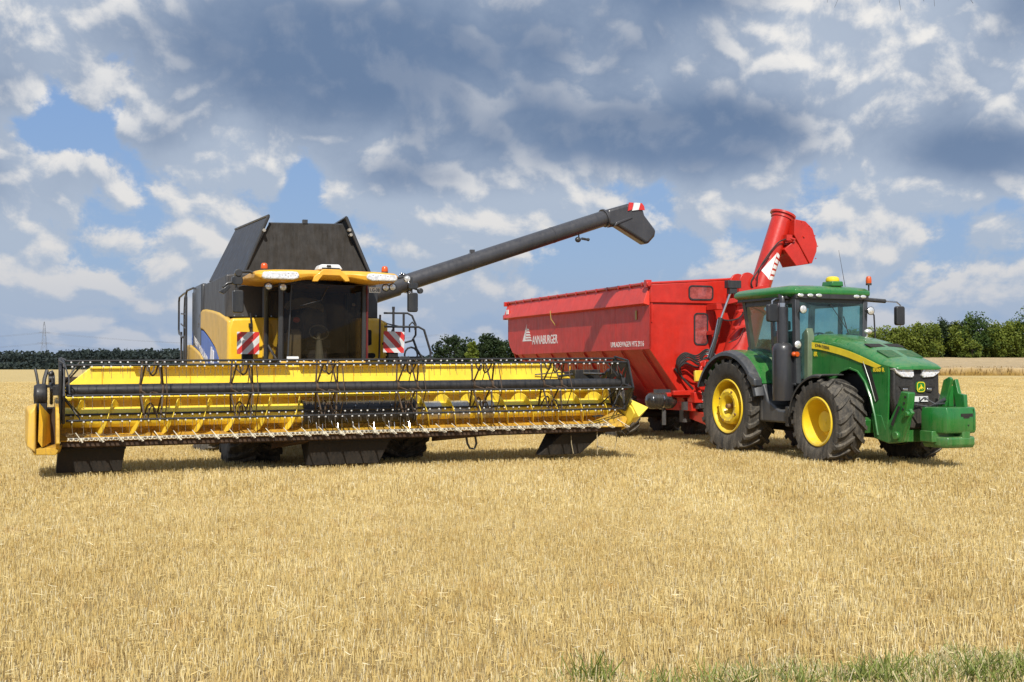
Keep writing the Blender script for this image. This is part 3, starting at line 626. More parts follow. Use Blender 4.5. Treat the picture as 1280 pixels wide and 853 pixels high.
m = MB(); m.prism([(-1.45, 3.79), (-1.45, 2.25), (-0.52, 1.02), (0.52, 1.02), (1.45, 2.25), (1.45, 4.02), (0.6, 3.93)], 'y', 0.0, 0.05); m.obj('front_wall', RED, TL, bevel=0.008)
m = MB(); m.prism([(-1.45, 3.80), (-1.45, 3.36), (1.45, 3.36), (1.45, 4.03), (0.6, 3.94)], 'y', -0.05, -0.002); m.obj('front_band', RED, TL, bevel=0.02)
m = MB(); m.tube([(-1.45, -0.03, 3.82), (0.6, -0.03, 3.96), (1.45, -0.03, 4.05)], 0.035, 8); m.box(0.30, 0.34, -0.03, 0.0, 2.2, 3.34); m.box(-1.42, -1.39, -0.03, 0, 2.9, 3.35); m.obj('front_rail', RED, TL)
m = MB(); m.prism([(-1.45, 2.7), (-1.2, 2.1), (1.2, 2.1), (1.45, 2.7), (1.45, 3.55), (-1.45, 3.55)], 'y', LEN-0.06, LEN-0.005); m.obj('rear_wall', REDD, TL)
m = MB(); m.hexa([(-1.2, LEN-0.1, 2.1), (1.2, LEN-0.1, 2.1), (0.5, 8.6, 1.0), (-0.5, 8.6, 1.0)][::-1], [(-1.2, LEN-0.06, 2.14), (1.2, LEN-0.06, 2.14), (0.5, 8.65, 1.04), (-0.5, 8.65, 1.04)][::-1]); m.obj('rear_slope', REDD, TL)
m = MB(); m.box(-0.5, 0.5, 0.02, 8.6, 0.96, 1.02); m.obj('hopper_floor', REDD, TL)
m = MB(); m.box(-1.38, 1.38, 0.1, 9.6, 3.05, 3.10); m.obj('grain_load', paint('grain', (0.45, 0.3, 0.12), rough=0.9, scale=40, coat=0), TL)
for (x0, x1, z0, z1) in ((-0.44, 0.24, 3.44, 3.80), (-0.27, 0.12, 2.36, 3.14)):
    yy = -0.052 if z0 > 3.4 else -0.002
    m = MB(); o_ = rrect(x0, x1, z0, z1, 0.10, 4); i_ = rrect(x0+0.035, x1-0.035, z0+0.035, z1-0.035, 0.07, 4); k = len(o_)
    m.add([(x, yy, z) for x, z in o_]+[(x, yy, z) for x, z in i_]+[(x, yy-0.02, z) for x, z in o_]+[(x, yy-0.02, z) for x, z in i_],
          [(i, (i+1)%k, k+(i+1)%k, k+i) for i in range(k)]+[(2*k+i, 2*k+(i+1)%k, 3*k+(i+1)%k, 3*k+i) for i in range(k)]+[(i, (i+1)%k, 2*k+(i+1)%k, 2*k+i) for i in range(k)]+[(k+i, k+(i+1)%k, 3*k+(i+1)%k, 3*k+i) for i in range(k)])
    wn = m.obj('inspection_window', BLACKP, TL)
    m = MB(); m.prism(i_, 'y', yy-0.008, yy-0.004); m.obj('pane', PINKG, wn)
    m = MB(); m.box(x0+.05, x1-.05, yy-0.003, yy-0.001, z0+.05, z1-.05); m.obj('window_backing', REDD, wn)
# lettering on the long side facing the camera (reads towards the front)
text_mesh('maker_lettering', 'ANNABURGER', WHITEL, TL, (-1.455, 7.62, 2.50), XD, ZD, 0.25, 1.95, bold=0.012)
text_mesh('model_lettering', 'UMLADEWAGEN HTS 29.16', WHITEL, TL, (-1.455, 2.15, 2.33), XD, ZD, 0.13, 1.85, bold=0.005)
def tree_logo(m, x, yb, z, h, w, d=0.003):
    # tall leaning sail: solid left half, five stepped bars on the right
    m.prism([(yb, z), (yb-w*0.28, z), (yb-w*0.48, z+h), ], 'x', x-d, x)
    for k in range(5):
        z0 = z+h*0.155*k; zz = z0+h*0.10; f0 = 1-(z0-z)/h*0.75; f1 = 1-(zz-z)/h*0.85
        m.prism([(yb-w*0.27, z0), (yb-w*(0.45+0.55*f0), z0), (yb-w*(0.42+0.50*f1), zz), (yb-w*0.30, zz)], 'x', x-d, x)
m = MB(); tree_logo(m, -1.452, 8.42, 2.60, 0.52, 0.78); m.obj('maker_emblem', WHITEL, TL)

# chassis
m = MB()
for sgn in (-1, 1): m.box(sgn*0.42-0.08, sgn*0.42+0.08, -0.3, 9.0, 0.78, 0.98)
m.box(-1.05, 1.05, -0.12, 0.12, 1.10, 1.22); m.box(-0.5, 1.0, -0.45, -0.10, 0.98, 1.24); m.box(-0.95, -0.1, -0.25, -0.13, 1.16, 1.27)
m.prism([(0.3, 0.62), (0.3, 0.86), (-1.1, 0.66), (-1.6, 0.52), (-1.6, 0.38), (-1.1, 0.40)], 'x', -0.34, -0.18); m.prism([(0.3, 0.62), (0.3, 0.86), (-1.1, 0.66), (-1.6, 0.52), (-1.6, 0.38), (-1.1, 0.40)], 'x', 0.18, 0.34)
m.box(-0.12, 0.12, -1.9, -1.4, 0.44, 0.54)
for y in (0.9, 3.0, 5.2, 7.4): m.box(-1.0, 1.0, y, y+0.14, 0.84, 0.98)
m.obj('chassis', RED, TL, bevel=0.012)
m = MB()
m.box(-0.62, 1.0, -0.12, -0.02, 0.80, 1.0)
for x in (-0.35, -0.1, 0.1): m.cyl((x, -0.50, 0.9), (x, -0.3, 0.9), 0.05, 12)
m.box(-0.4, 0.25, -0.46, -0.2, 0.84, 0.96)
m.obj('hydraulic_block', GREYP, TL)
MB().box(-0.30, -0.16, -0.456, -0.45, 1.04, 1.2).obj('rating_plate', flat_mat('grey_plate', (0.5, 0.5, 0.5)), TL)
m = MB(); m.lathe([(-1.52, 0.001), (-1.50, 0.12), (-1.44, 0.185), (-1.40, 0.20), (-0.92, 0.20), (-0.84, 0.185), (-0.76, 0.12), (-0.74, 0.001)], 'x', (0, 0.05, 1.03), 28)
at_ = m.obj('air_tank', paint('tank_black', (0.015, 0.015, 0.017), rough=0.2, coat=0.8, dust=0.12), TL)
m = MB(); m.lathe([(-1.15, 0.202), (-1.15, 0.208), (-1.12, 0.208), (-1.12, 0.202)], 'x', (0, 0.05, 1.03), 28, closed=True); m.obj('tank_strap', CHROME, at_)
m = MB(); m.cyl((-1.05, 0.05, 0.85), (-1.05, 0.05, 0.45), 0.05, 8); m.box(-1.3, -0.9, 0.0, 0.1, 1.2, 1.3); m.box(-0.5, -0.3, 0.1, 0.3, 0.5, 0.9); m.obj('tank_bracket', GREYP, TL, split=True)
for y in (2.3, 4.1):
    for sgn in (-1, 1):
        w = part_empty('wheel', TL, (sgn*1.12, y, 0.62), (0, 0, 0 if sgn < 0 else pi))
        tyre_mb(0.64, 0.56, 0.30, nl=18, lug=0.03, lw=0.06, flip=-1).obj('tyre', RUB, w, angle=40)
        m = MB(); m.lathe([(-0.22, 0.315), (-0.23, 0.30), (-0.18, 0.28), (0.0, 0.26), (0.02, 0.14), (-0.08, 0.12), (-0.09, 0.001)], 'x', n=36); m.obj('rim', flat_mat('rim_silver', (0.4, 0.4, 0.4), 0.4, 0.5), w)
    m = MB(); m.cyl((-1.0, y, 0.62), (1.0, y, 0.62), 0.09, 12); m.obj('axle', DARK, TL)

# unloading auger ---------------------------------------------------
A0 = Vector((0.30, -0.62, 1.30)); A1 = Vector((1.85, -0.62, 5.52)); ad = (A1-A0).normalized()
m = MB(); m.cyl(A0, A1, 0.245, 32)
au = m.obj('auger_tube', RED, TL, angle=40)
m = MB(); m.cyl(A1-ad*0.02, A1+ad*0.03, 0.315, 32); m.cyl(A1-ad*0.10, A1-ad*0.02, 0.27, 32); m.obj('end_flange', RED, au)
m = MB(); B0 = A0+Vector((-0.02, 0.0, -0.15)); B1 = A0+ad*2.05+Vector((-0.05, 0.02, 0)); m.tube([B0, B1], 0.40, 32, r2=0.34); m.cyl(B1-ad*0.04, B1+ad*0.03, 0.37, 32)
m.obj('lower_auger_housing', RED, TL, bevel=0.01)
# hinge bracket block on the fold
m = MB()
m.prism(arc(0.72, 3.86, 0.22, 20, 200, 10)+[(0.45, 3.55), (0.95, 3.55)], 'y', -0.42, -0.36); m.prism(arc(0.72, 3.86, 0.22, 20, 200, 10)+[(0.45, 3.55), (0.95, 3.55)], 'y', -0.85, -0.80)
m.box(0.5, 1.0, -0.80, -0.40, 3.60, 3.70); m.prism([(0.30, 3.42), (1.25, 3.70), (1.25, 3.82), (0.30, 3.55)], 'y', -0.92, -0.86); m.prism([(0.1, 3.3), (0.9, 3.48), (0.9, 3.58), (0.1, 3.42)], 'y', -0.95, -0.88)
m.box(0.05, 0.25, -0.55, -0.05, 3.2, 3.34); m.box(0.05, 0.20, -0.45, -0.05, 2.6, 2.7); m.prism([(0.35, 3.1), (0.75, 3.18), (0.72, 3.24), (0.35, 3.17)], 'y', -1.04, -0.9); m.prism([(0.25, 2.7), (0.6, 2.78), (0.58, 2.84), (0.25, 2.77)], 'y', -1.04, -0.9)
m.obj('fold_hinge', RED, TL, bevel=0.01, split=True)
m = MB(); hd = [(1.95, 5.43), (2.20, 5.36), (2.41, 5.17), (2.55, 4.73), (2.50, 4.45), (2.39, 4.33), (2.03, 4.29), (1.72, 4.67), (1.80, 5.07)]
hd = [(1.92, 5.38), (2.22, 5.34), (2.42, 5.17), (2.55, 4.80), (2.53, 4.62), (2.40, 4.33), (2.33, 4.32), (1.90, 5.0)]
m.prism(hd, 'y', -1.02, -0.34)
# chute mouth running down to the left underneath
m.hexa([(1.98, -0.98, 4.26), (2.36, -0.98, 4.32), (2.36, -0.38, 4.32), (1.98, -0.38, 4.26)], [(1.70, -0.90, 4.66), (2.10, -0.99, 5.0), (2.10, -0.38, 5.0), (1.70, -0.45, 4.66)])
hdo = m.obj('discharge_head', RED, TL, bevel=0.012)
m = MB()
for i, (x, z) in enumerate([(2.1, 5.38), (2.32, 5.28), (2.48, 5.05), (2.555, 4.8), (2.5, 4.5)]): m.cyl((x, -1.035, z-0.05), (x, -1.015, z-0.05), 0.014, 6)
m.box(1.70, 1.86, -1.0, -0.7, 4.86, 5.0); m.tube([(1.75, -0.95, 4.95), (1.92, -1.03, 4.88)], 0.03, 8); m.cyl((2.16, -1.05, 4.97), (2.16, -1.02, 4.97), 0.025, 8)
m.obj('head_hardware', RED, hdo, split=True)
# white emblem wrapped on the tube
m = MB(); perp = Vector((ad.z, 0, -ad.x))
c1 = A0+ad*3.15+Vector((0, -0.25, 0))
def on_tube(t, s_):  # t along, s across (angle)
    a = s_/0.25; return A0+ad*t+(Vector((0, -1, 0))*cos(a)+perp*sin(a))*0.249
def tube_patch(poly):
    vs = []; 
    for t, s_ in poly: vs.append(on_tube(t, s_))
    return vs
def strip(t0a, t0b, t1a, t1b, s0, s1, n=6):
    vs = []
    for i in range(n+1):
        s_ = s0+(s1-s0)*i/n; f = i/n
        vs += [on_tube(t0a+(t1a-t0a)*f, s_), on_tube(t0b+(t1b-t0b)*f, s_)]
    m.add(vs, [(2*i, 2*i+1, 2*i+3, 2*i+2) for i in range(n)])
strip(2.95, 2.96, 2.80, 3.5, -0.22, 0.02)
for k in range(5): strip(2.80+k*0.15, 2.90+k*0.15, 2.86+k*0.13, 2.94+k*0.13, 0.03, 0.22-0.02*k)
m.obj('auger_emblem', WHITEL, TL, fix=False)
# hydraulics
m = MB(); m.cyl((0.22, -1.0, 3.74), (-0.12, -0.98, 2.90), 0.028, 12); m.obj('ram_rod', CHROME, TL)
m = MB(); m.cyl((-0.10, -0.98, 2.98), (-0.38, -0.95, 2.02), 0.062, 16); m.box(0.05, 0.40, -1.08, -0.9, 3.68, 3.86); m.box(0.10, 0.30, -1.06, -0.92, 3.55, 3.7)
m.obj('ram_cylinder', BLACKP, TL, bevel=0.006, split=True)
m = MB(); m.tube([(-0.20, -1.03, 2.95), (-0.30, -1.03, 2.5), (-0.46, -1.0, 2.05)], 0.012, 6); m.obj('ram_pipe', CHROME, TL)
m = MB()
random.seed(5)
for k in range(7):
    j = random.uniform(-0.05, 0.05)
    m.tube(smooth([(-0.72, -0.10-0.02*k, 1.66), (-0.80+j*0.5, -0.12-0.03*k, 1.98-0.03*k), (-0.64+j, -0.2-0.03*k, 2.16-0.035*k+j*0.6), (-0.38+j, -0.3-0.02*k, 2.10-0.045*k), (-0.14-j, -0.45, 2.24-0.05*k+j), (0.02+0.03*k, -0.6, 2.02-0.04*k+j), (-0.05+0.04*k, -0.5, 1.7)]), 0.02, 7)
m.tube(smooth([(-0.12, -1.0, 2.95), (0.15, -1.0, 2.92), (0.42, -1.02, 3.02), (0.55, -0.98, 3.3), (0.55, -0.9, 3.55)]), 0.018, 6)
m.tube(smooth([(0.1, -1.0, 2.4), (0.35, -1.03, 2.52), (0.5, -1.04, 2.75)]), 0.012, 6)
m.tube(smooth([(0.88, -0.88, 3.6), (0.78, -0.9, 3.85), (0.95, -0.9, 4.1), (1.2, -0.9, 4.45), (1.5, -0.93, 4.8), (1.72, -0.95, 4.9)]), 0.018, 6)
m.tube(smooth([(0.95, -0.88, 3.75), (1.0, -0.9, 4.15), (1.3, -0.9, 4.5)]), 0.012, 6)
m.tube(smooth([(-0.82, -0.05, 1.80), (-0.62, -0.12, 1.55), (-0.40, -0.2, 1.30)]), 0.03, 8)
for k in range(4): m.tube(smooth([(-0.3, -0.5, 0.9), (-0.1+0.05*k, -1.0, 0.75), (0.1, -1.6, 0.9+0.03*k), (0.2, -2.1, 1.1)]), 0.015, 6)
m.obj('hydraulic_hoses', HOSE, TL)
m = MB()
m.prism([(-0.45, 1.95), (-0.30, 2.0), (-0.12, 1.62), (-0.18, 1.46), (-0.34, 1.48), (-0.30, 1.60), (-0.40, 1.80)], 'y', -0.62, -0.54)
m.prism([(-0.52, 1.70), (-0.46, 1.86), (-0.38, 1.84), (-0.46, 1.60), (-0.44, 1.42), (-0.30, 1.34), (-0.30, 1.28), (-0.48, 1.30), (-0.54, 1.45)], 'y', -0.70, -0.62)
m.box(-0.24, -0.02, -0.75, -0.5, 1.0, 1.55); m.prism([(-0.10, 1.72), (0.12, 1.66), (0.12, 1.48), (-0.08, 1.40)], 'y', -0.8, -0.74); m.box(-0.2, 0.1, -0.7, -0.5, 0.42, 1.0)
m.prism([(-0.4, 1.98), (-0.1, 1.86), (0.1, 1.75), (0.1, 1.62), (-0.15, 1.7), (-0.44, 1.84)], 'y', -0.78, -0.72)
m.prism([(-0.16, 1.42), (0.06, 1.42), (0.1, 1.2), (0.02, 0.6), (-0.12, 0.52), (-0.22, 0.66), (-0.14, 0.9)], 'y', -0.9, -0.82)
m.obj('gearbox_frame', RED, TL, bevel=0.012, split=True)
MB().box(-0.20, -0.03, -0.83, -0.80, 1.62, 1.70).obj('reflector', AMBER, TL)
# ================================================================== COMBINE HARVESTER
YEL = paint('combine_yellow', (0.86, 0.53, 0.022), rough=0.32, coat=0.45, dust=0.18, dust_z=2.2, var=0.06)
YELD = paint('combine_yellow_dusty', (0.78, 0.46, 0.035), rough=0.45, coat=0.2, dust=0.35, dust_z=3.2, var=0.08)
TANKG = paint('tank_dark_grey', (0.034, 0.034, 0.037), rough=0.5, dust=0.2, dust_z=4.5, coat=0.1, var=0.12, dustcol=(0.2, 0.18, 0.15))
MESHG = paint('tank_cover_brown_grey', (0.020, 0.018, 0.016), rough=0.75, dust=0.25, dust_z=6, coat=0, var=0.25, scale=6, dustcol=(0.075, 0.06, 0.04))
TUBEG = paint('auger_tube_grey', (0.045, 0.044, 0.048), rough=0.38, dust=0.14, dust_z=5, coat=0.3, var=0.12, dustcol=(0.2, 0.18, 0.16))
CGLASS = glass('cab_smoked_glass', (0.52, 0.46, 0.36), gloss=0.022, dirt=0.08, dirtcol=(0.09, 0.07, 0.045))
FRAMEB = paint('cab_frame_black', (0.03, 0.032, 0.036), rough=0.35, dust=0.15, coat=0.3, var=0.1)
INTB = paint('interior_brown', (0.055, 0.042, 0.03), rough=0.8, dust=0.1, coat=0)
VISOR = paint('visor_orange_yellow', (0.84, 0.43, 0.035), rough=0.4, coat=0.3, dust=0.25, dust_z=4.5, var=0.08, dustcol=(0.5, 0.33, 0.15))
BLUE = flat_mat('swoosh_blue', (0.03, 0.12, 0.5), 0.35)
def cl(x, y, z): return (x, y, z)
th = radians(22); _cx, _cy = -2.55, 21.3
def cw(x, y): return (_cx+cos(th)*x-sin(th)*y, _cy+sin(th)*x+cos(th)*y, 0)
CB = root('combine_harvester', 'large yellow combine harvester with black grain tank covers raised and unloading tube swung out', 'combine harvester', cw(-0.3, 0), th)

# wheels
for sgn in (-1, 1):
    w = part_empty('wheel', CB, (sgn*1.40, 2.15, 0.92), (0, 0, 0 if sgn < 0 else pi))
    tyre_mb(0.945, 0.98, 0.45, nl=20, lug=0.06, lw=0.075, flip=1, curve=0.75).obj('tyre', RUB, w, angle=40)
    m = MB(); m.lathe([(-0.40, 0.47), (-0.42, 0.45), (-0.32, 0.42), (0.0, 0.40), (0.03, 0.2), (-0.1, 0.18), (-0.12, 0.001)], 'x', n=40); m.obj('rim', YELD, w)
    w = part_empty('wheel', CB, (sgn*1.62, 5.6, 0.66), (0, 0, (0 if sgn < 0 else pi)+0.35))
    tyre_mb(0.68, 0.55, 0.33, nl=18, lug=0.045, lw=0.055, flip=1).obj('tyre', RUB, w, angle=40)
    m = MB(); m.lathe([(-0.25, 0.345), (-0.26, 0.33), (-0.15, 0.31), (-0.05, 0.28), (-0.05, 0.16)], 'x', n=36); m.obj('rim', YELD, w)
    m = MB(); m.lathe([(-0.04, 0.17), (-0.20, 0.14), (-0.24, 0.11), (-0.25, 0.001)], 'x', n=24); m.obj('hub', flat_mat('hub_white', (0.75, 0.75, 0.75)), w)
m = MB(); m.cyl((-1.3, 2.15, 0.92), (1.3, 2.15, 0.92), 0.16, 14); m.box(-0.9, 0.9, 2.2, 2.8, 0.85, 1.3); m.box(-1.2, 1.2, 5.8, 6.0, 0.6, 0.8); m.box(-0.7, 0.7, 3.0, 8.5, 0.95, 1.8)
m.obj('chassis', DARK, CB, bevel=0.03)
m = MB(); m.hexa([(-0.75, 1.1, 0.72), (0.75, 1.1, 0.72), (0.7, 3.4, 1.25), (-0.7, 3.4, 1.25)], [(-0.75, 1.1, 1.45), (0.75, 1.1, 1.45), (0.7, 3.4, 1.9), (-0.7, 3.4, 1.9)]); m.obj('feeder_house', YELD, CB, bevel=0.02)

# body
m = MB()
m.box(-1.45, 1.55, 3.9, 8.4, 1.5, 2.95)
m.obj('body_core', DARK, CB, bevel=0.03)
# grain tank (dark grey), front and sides
m = MB(); tank_f = [(-1.62, 2.83), (-1.62, 3.70), (-1.2, 3.74), (1.36, 3.80), (1.50, 3.56), (1.50, 2.86)]
m.prism(tank_f, 'y', 3.82, 7.0); tk = m.obj('grain_tank', TANKG, CB, bevel=0.03, seg=3)
m = MB(); m.box(-1.60, 1.5, 7.02, 9.3, 2.0, 3.66); m.obj('engine_bay', TANKG, CB, bevel=0.04)
m = MB(); m.box(-1.66, -1.5, 7.2, 8.65, 2.3, 3.74); m.obj('rear_service_panel', FRAMEB, CB, bevel=0.05)
m = MB(); m.box(1.05, 1.50, 3.70, 3.83, 2.86, 3.40); m.obj('tank_front_locker', FRAMEB, CB, bevel=0.01)
m = MB()
for x in (-1.28, -1.02, -0.80, -1.45): m.cyl((x, 3.79, 2.87), (x, 3.83, 2.87), 0.016, 6)
m.obj('tank_bolts', CHROME, CB)
# tank covers raised
EX = [(-1.26, 3.92, 3.72), (1.34, 3.92, 3.78), (0.84, 4.05, 4.83), (-0.72, 4.05, 4.79)]
def panel(pts, t=0.025):
    p = [Vector(q) for q in pts]; n = (p[1]-p[0]).cross(p[2]-p[0]).normalized()*t
    return [tuple(q) for q in p], [tuple(q+n) for q in p]
m = MB(); a, b = panel(EX, 0.03); m.hexa(a, b); fc = m.obj('tank_cover', MESHG, CB, bevel=0.01)
m = MB(); m.tube([EX[3], EX[2]], 0.025, 6); m.tube([(0.0, 3.9, 3.78), (0.02, 4.03, 4.5)], 0.010, 5); m.box(-0.02, 0.08, 4.0, 4.1, 4.82, 4.90); m.obj('cover_edge', FRAMEB, fc)
SL = [(-1.26, 3.86, 3.72), (-1.60, 6.4, 3.72), (-1.03, 6.35, 4.90), (-0.76, 3.86, 4.93)]
SR = [(1.38, 3.86, 3.78), (1.62, 6.4, 3.76), (0.98, 6.3, 4.95), (0.86, 3.86, 4.97)]
for P in (SL, SR):
    m = MB(); a, b = panel(P, 0.04); m.hexa(a, b); sc = m.obj('tank_cover', TANKG if P is SL else MESHG, CB, bevel=0.01)
    m = MB(); m.tube([P[0], P[3], P[2]], 0.03, 6); m.obj('cover_edge', FRAMEB, sc)
m = MB(); m.hexa([(-1.5, 6.35, 3.7), (1.5, 6.35, 3.7), (1.5, 6.4, 3.7), (-1.5, 6.4, 3.7)], [(-1.0, 6.30, 4.86), (0.95, 6.3, 4.9), (0.95, 6.34, 4.9), (-1.0, 6.34, 4.86)]); m.obj('tank_cover', MESHG, CB)
m = MB()
for x, z in ((-0.86, 4.62), (0.92, 4.70), (0.95, 4.60)): m.cyl((x, 3.78, z), (x, 3.9, z), 0.035, 8)
m.obj('cover_catch', flat_mat('galvanised', (0.45, 0.42, 0.36), 0.4, 0.6), CB)

# yellow front blocks either side of the cab
m = MB()
m.prism([(-1.62, 1.2), (-1.64, 2.60), (-1.58, 2.80), (-0.72, 2.83), (-0.62, 2.7), (-0.60, 1.2)], 'y', 3.30, 3.80)
m.obj('front_body_panel', YEL, CB, bevel=0.05, seg=4)
m = MB(); m.prism([(0.92, 1.2), (0.92, 2.84), (1.44, 2.84), (1.55, 2.74), (1.55, 1.2)], 'y', 3.30, 3.80); m.obj('front_body_panel', YEL, CB, bevel=0.05, seg=4)
m = MB(); m.prism(rrect(1.06, 1.26, 2.28, 2.60, 0.04), 'y', 3.285, 3.32); m.prism(rrect(1.06, 1.34, 2.02, 2.12, 0.04), 'y', 3.285, 3.32)
m.obj('panel_opening', DARK, CB, split=True)
m = MB(); m.prism([(-0.98, 1.9), (-0.98, 2.66), (-0.90, 2.72), (-0.80, 2.70), (-0.80, 1.9)], 'y', 3.27, 3.31); m.obj('panel_recess', YELD, CB, bevel=0.03)
m = MB(); m.tube([(-1.22, 3.27, 2.90), (-1.20, 3.25, 2.70), (-1.22, 3.25, 2.52)], 0.02, 6); m.box(-1.25, -1.19, 3.22, 3.30, 2.62, 2.70); m.tube([(-1.2, 3.25, 2.55), (-1.22, 3.0, 2.5)], 0.025, 6)
m.obj('board_bracket', DARK, CB)
# side panels (seen side): big curved upper shield, swoosh, lower shield
S = -1.66
sp = [(3.35, 1.4), (3.32, 2.76), (3.9, 2.86), (4.6, 2.96), (5.6, 3.05), (6.6, 3.12), (7.1, 3.13), (7.5, 3.08), (7.72, 2.92), (7.85, 2.67), (7.45, 2.70), (6.9, 2.66), (6.2, 2.52), (5.6, 2.38), (5.0, 2.22), (4.5, 2.0), (4.3, 1.4)]
m = MB(); m.prism(sp, 'x', S, S+0.12); m.obj('side_shield', YELD, CB, bevel=0.05, seg=4)
ms = MB(); ms.prism([(y, z) for y, z in sp if True], 'x', 1.52, 1.62); ms.obj('side_shield', YELD, CB, bevel=0.05, seg=4)
sw = [(8.9, 2.52), (8.7, 2.72), (8.15, 2.66), (7.85, 2.66), (7.45, 2.68), (6.9, 2.64), (6.2, 2.50), (5.6, 2.36), (5.0, 2.20), (4.5, 1.98), (4.3, 1.7), (6.2, 1.7), (6.4, 1.86), (6.9, 2.04), (7.4, 2.17), (8.2, 2.28), (8.9, 2.36)]
m = MB(); m.prism(sw, 'x', S+0.01, S+0.06); m.obj('swoosh_panel', BLUE, CB, bevel=0.006)
lp = [(9.9, 1.3), (9.95, 2.25), (9.6, 2.38), (9.0, 2.36), (8.2, 2.27), (7.4, 2.16), (6.8, 2.02), (6.3, 1.80), (6.2, 1.3)]
m = MB(); m.prism(lp, 'x', S-0.02, S+0.10); m.obj('lower_side_shield', YELD, CB, bevel=0.05, seg=4)
text_mesh('maker_lettering', 'NEW HOLLAND', WHITEL, CB, (S-0.003, 8.30, 2.40), (0, -0.955, -0.22), (0, 0.1, 1), 0.17, 2.4, bold=0.03)
m = MB(); m.prism([(5.75, 1.95), (5.60, 2.27), (5.45, 2.25), (5.55, 1.90)], 'x', S-0.004, S+0.02); m.prism([(5.42, 1.88), (5.33, 2.20), (5.2, 2.16), (5.25, 1.82)], 'x', S-0.004, S+0.02); m.obj('leaf_emblem', WHITEL, CB)
# rear rails / ladder on the seen side
m = MB(); X = -1.78
m.tube([(X, 8.9, 1.8), (X, 8.9, 3.5), (X, 9.0, 3.62), (X, 9.4, 3.62), (X-0.05, 9.9, 3.55), (X-0.05, 10.0, 3.45), (X-0.05, 10.0, 2.75), (X-0.05, 9.9, 2.65), (X-0.03, 9.3, 2.55)], 0.025, 8)
m.tube([(X, 9.3, 1.9), (X, 9.3, 3.2), (X, 9.2, 3.5), (X, 8.8, 3.66), (X+0.1, 8.4, 3.70)], 0.025, 8)
m.tube([(X, 9.3, 3.1), (X, 9.0, 3.3)], 0.02, 6); m.tube([(X, 8.9, 3.1), (X, 9.9, 3.15)], 0.02, 6); m.tube([(X, 8.9, 2.75), (X, 9.95, 2.9)], 0.02, 6); m.tube([(X, 8.95, 2.2), (X, 9.3, 2.6), (X, 8.95, 3.3)], 0.02, 6)
m.box(X-0.02, X+0.02, 9.85, 9.95, 1.5, 2.7)
m.obj('rear_ladder', FRAMEB, CB)
# access platform rails (far side)
m = MB()
m.tube([(1.52, 3.3, 2.95), (2.0, 3.2, 2.95), (2.10, 3.2, 2.90), (2.18, 3.2, 2.72), (2.18, 3.2, 2.5), (2.10, 3.2, 2.38), (1.95, 3.2, 2.34)], 0.022, 8)
m.tube([(1.70, 3.2, 3.04), (1.70, 3.2, 2.3)], 0.025, 8); m.cyl((1.70, 3.2, 3.02), (1.70, 3.2, 3.08), 0.03, 8)
m.tube([(1.92, 3.2, 2.94), (1.92, 3.2, 2.4)], 0.024, 8)
m.tube([(1.45, 3.0, 2.66), (2.18, 3.0, 2.66), (2.30, 3.0, 2.60), (2.44, 3.0, 2.15), (2.44, 3.0, 2.02), (2.36, 3.0, 1.96), (2.28, 3.0, 1.98), (2.14, 3.0, 2.20), (2.06, 3.0, 2.42)], 0.024, 8)
m.tube([(2.02+0.14*cos(radians(a)), 3.0, 2.08+0.16*sin(radians(a))) for a in range(0, 361, 30)], 0.02, 6)
m.tube([(2.0, 3.05, 2.55), (2.0, 3.05, 2.7), (2.06, 3.05, 2.76), (2.12, 3.05, 2.7), (2.12, 3.05, 2.6)], 0.018, 6)
m.tube([(1.36, 3.0, 2.9), (1.34, 3.0, 1.9)], 0.022, 6); m.tube([(1.5, 3.0, 2.1), (1.62, 3.0, 2.6)], 0.018, 6); m.tube([(1.4, 3.0, 2.3), (1.6, 3.0, 2.4)], 0.018, 6); m.tube([(1.5, 3.0, 2.72), (1.85, 3.1, 2.66)], 0.014, 6)
m.obj('platform_rail', FRAMEB, CB)
m = MB(); m.box(0.95, 2.2, 2.6, 3.6, 1.74, 1.80); m.box(1.7, 2.15, 2.8, 3.3, 1.80, 2.05); m.obj('access_platform', FRAMEB, CB, bevel=0.01)

# hazard boards
for (x, z, r_, sg, nm) in ((-1.345, 2.30, 0.0, 1, 'HazardL'), (1.585, 2.34, 0.03, -1, 'HazardR')):
    m = MB(); m.prism(rrect(-0.215, 0.215, -0.215, 0.215, 0.012, 2), 'y', -0.008, 0.008)
    o = m.obj('hazard_board', stripe_mat('hazard_stripes_'+('one' if sg > 0 else 'two'), -1 if sg > 0 else 1), CB); o.location = (x, 2.78, z); o.rotation_euler = (0, r_, 0.05*sg)
    o['label'] = 'red and white striped board beside the ladder rails' if sg < 0 else 'red and white striped board on the yellow side body'
    m = MB(); m.box(x-0.1, x+0.1, 2.80, 2.95, z-0.32, z-0.16); m.tube([(x, 2.9, z-0.25), (x, 3.3, z-0.3)], 0.03, 6); m.obj('board_lamp', DARK, CB, bevel=0.01)

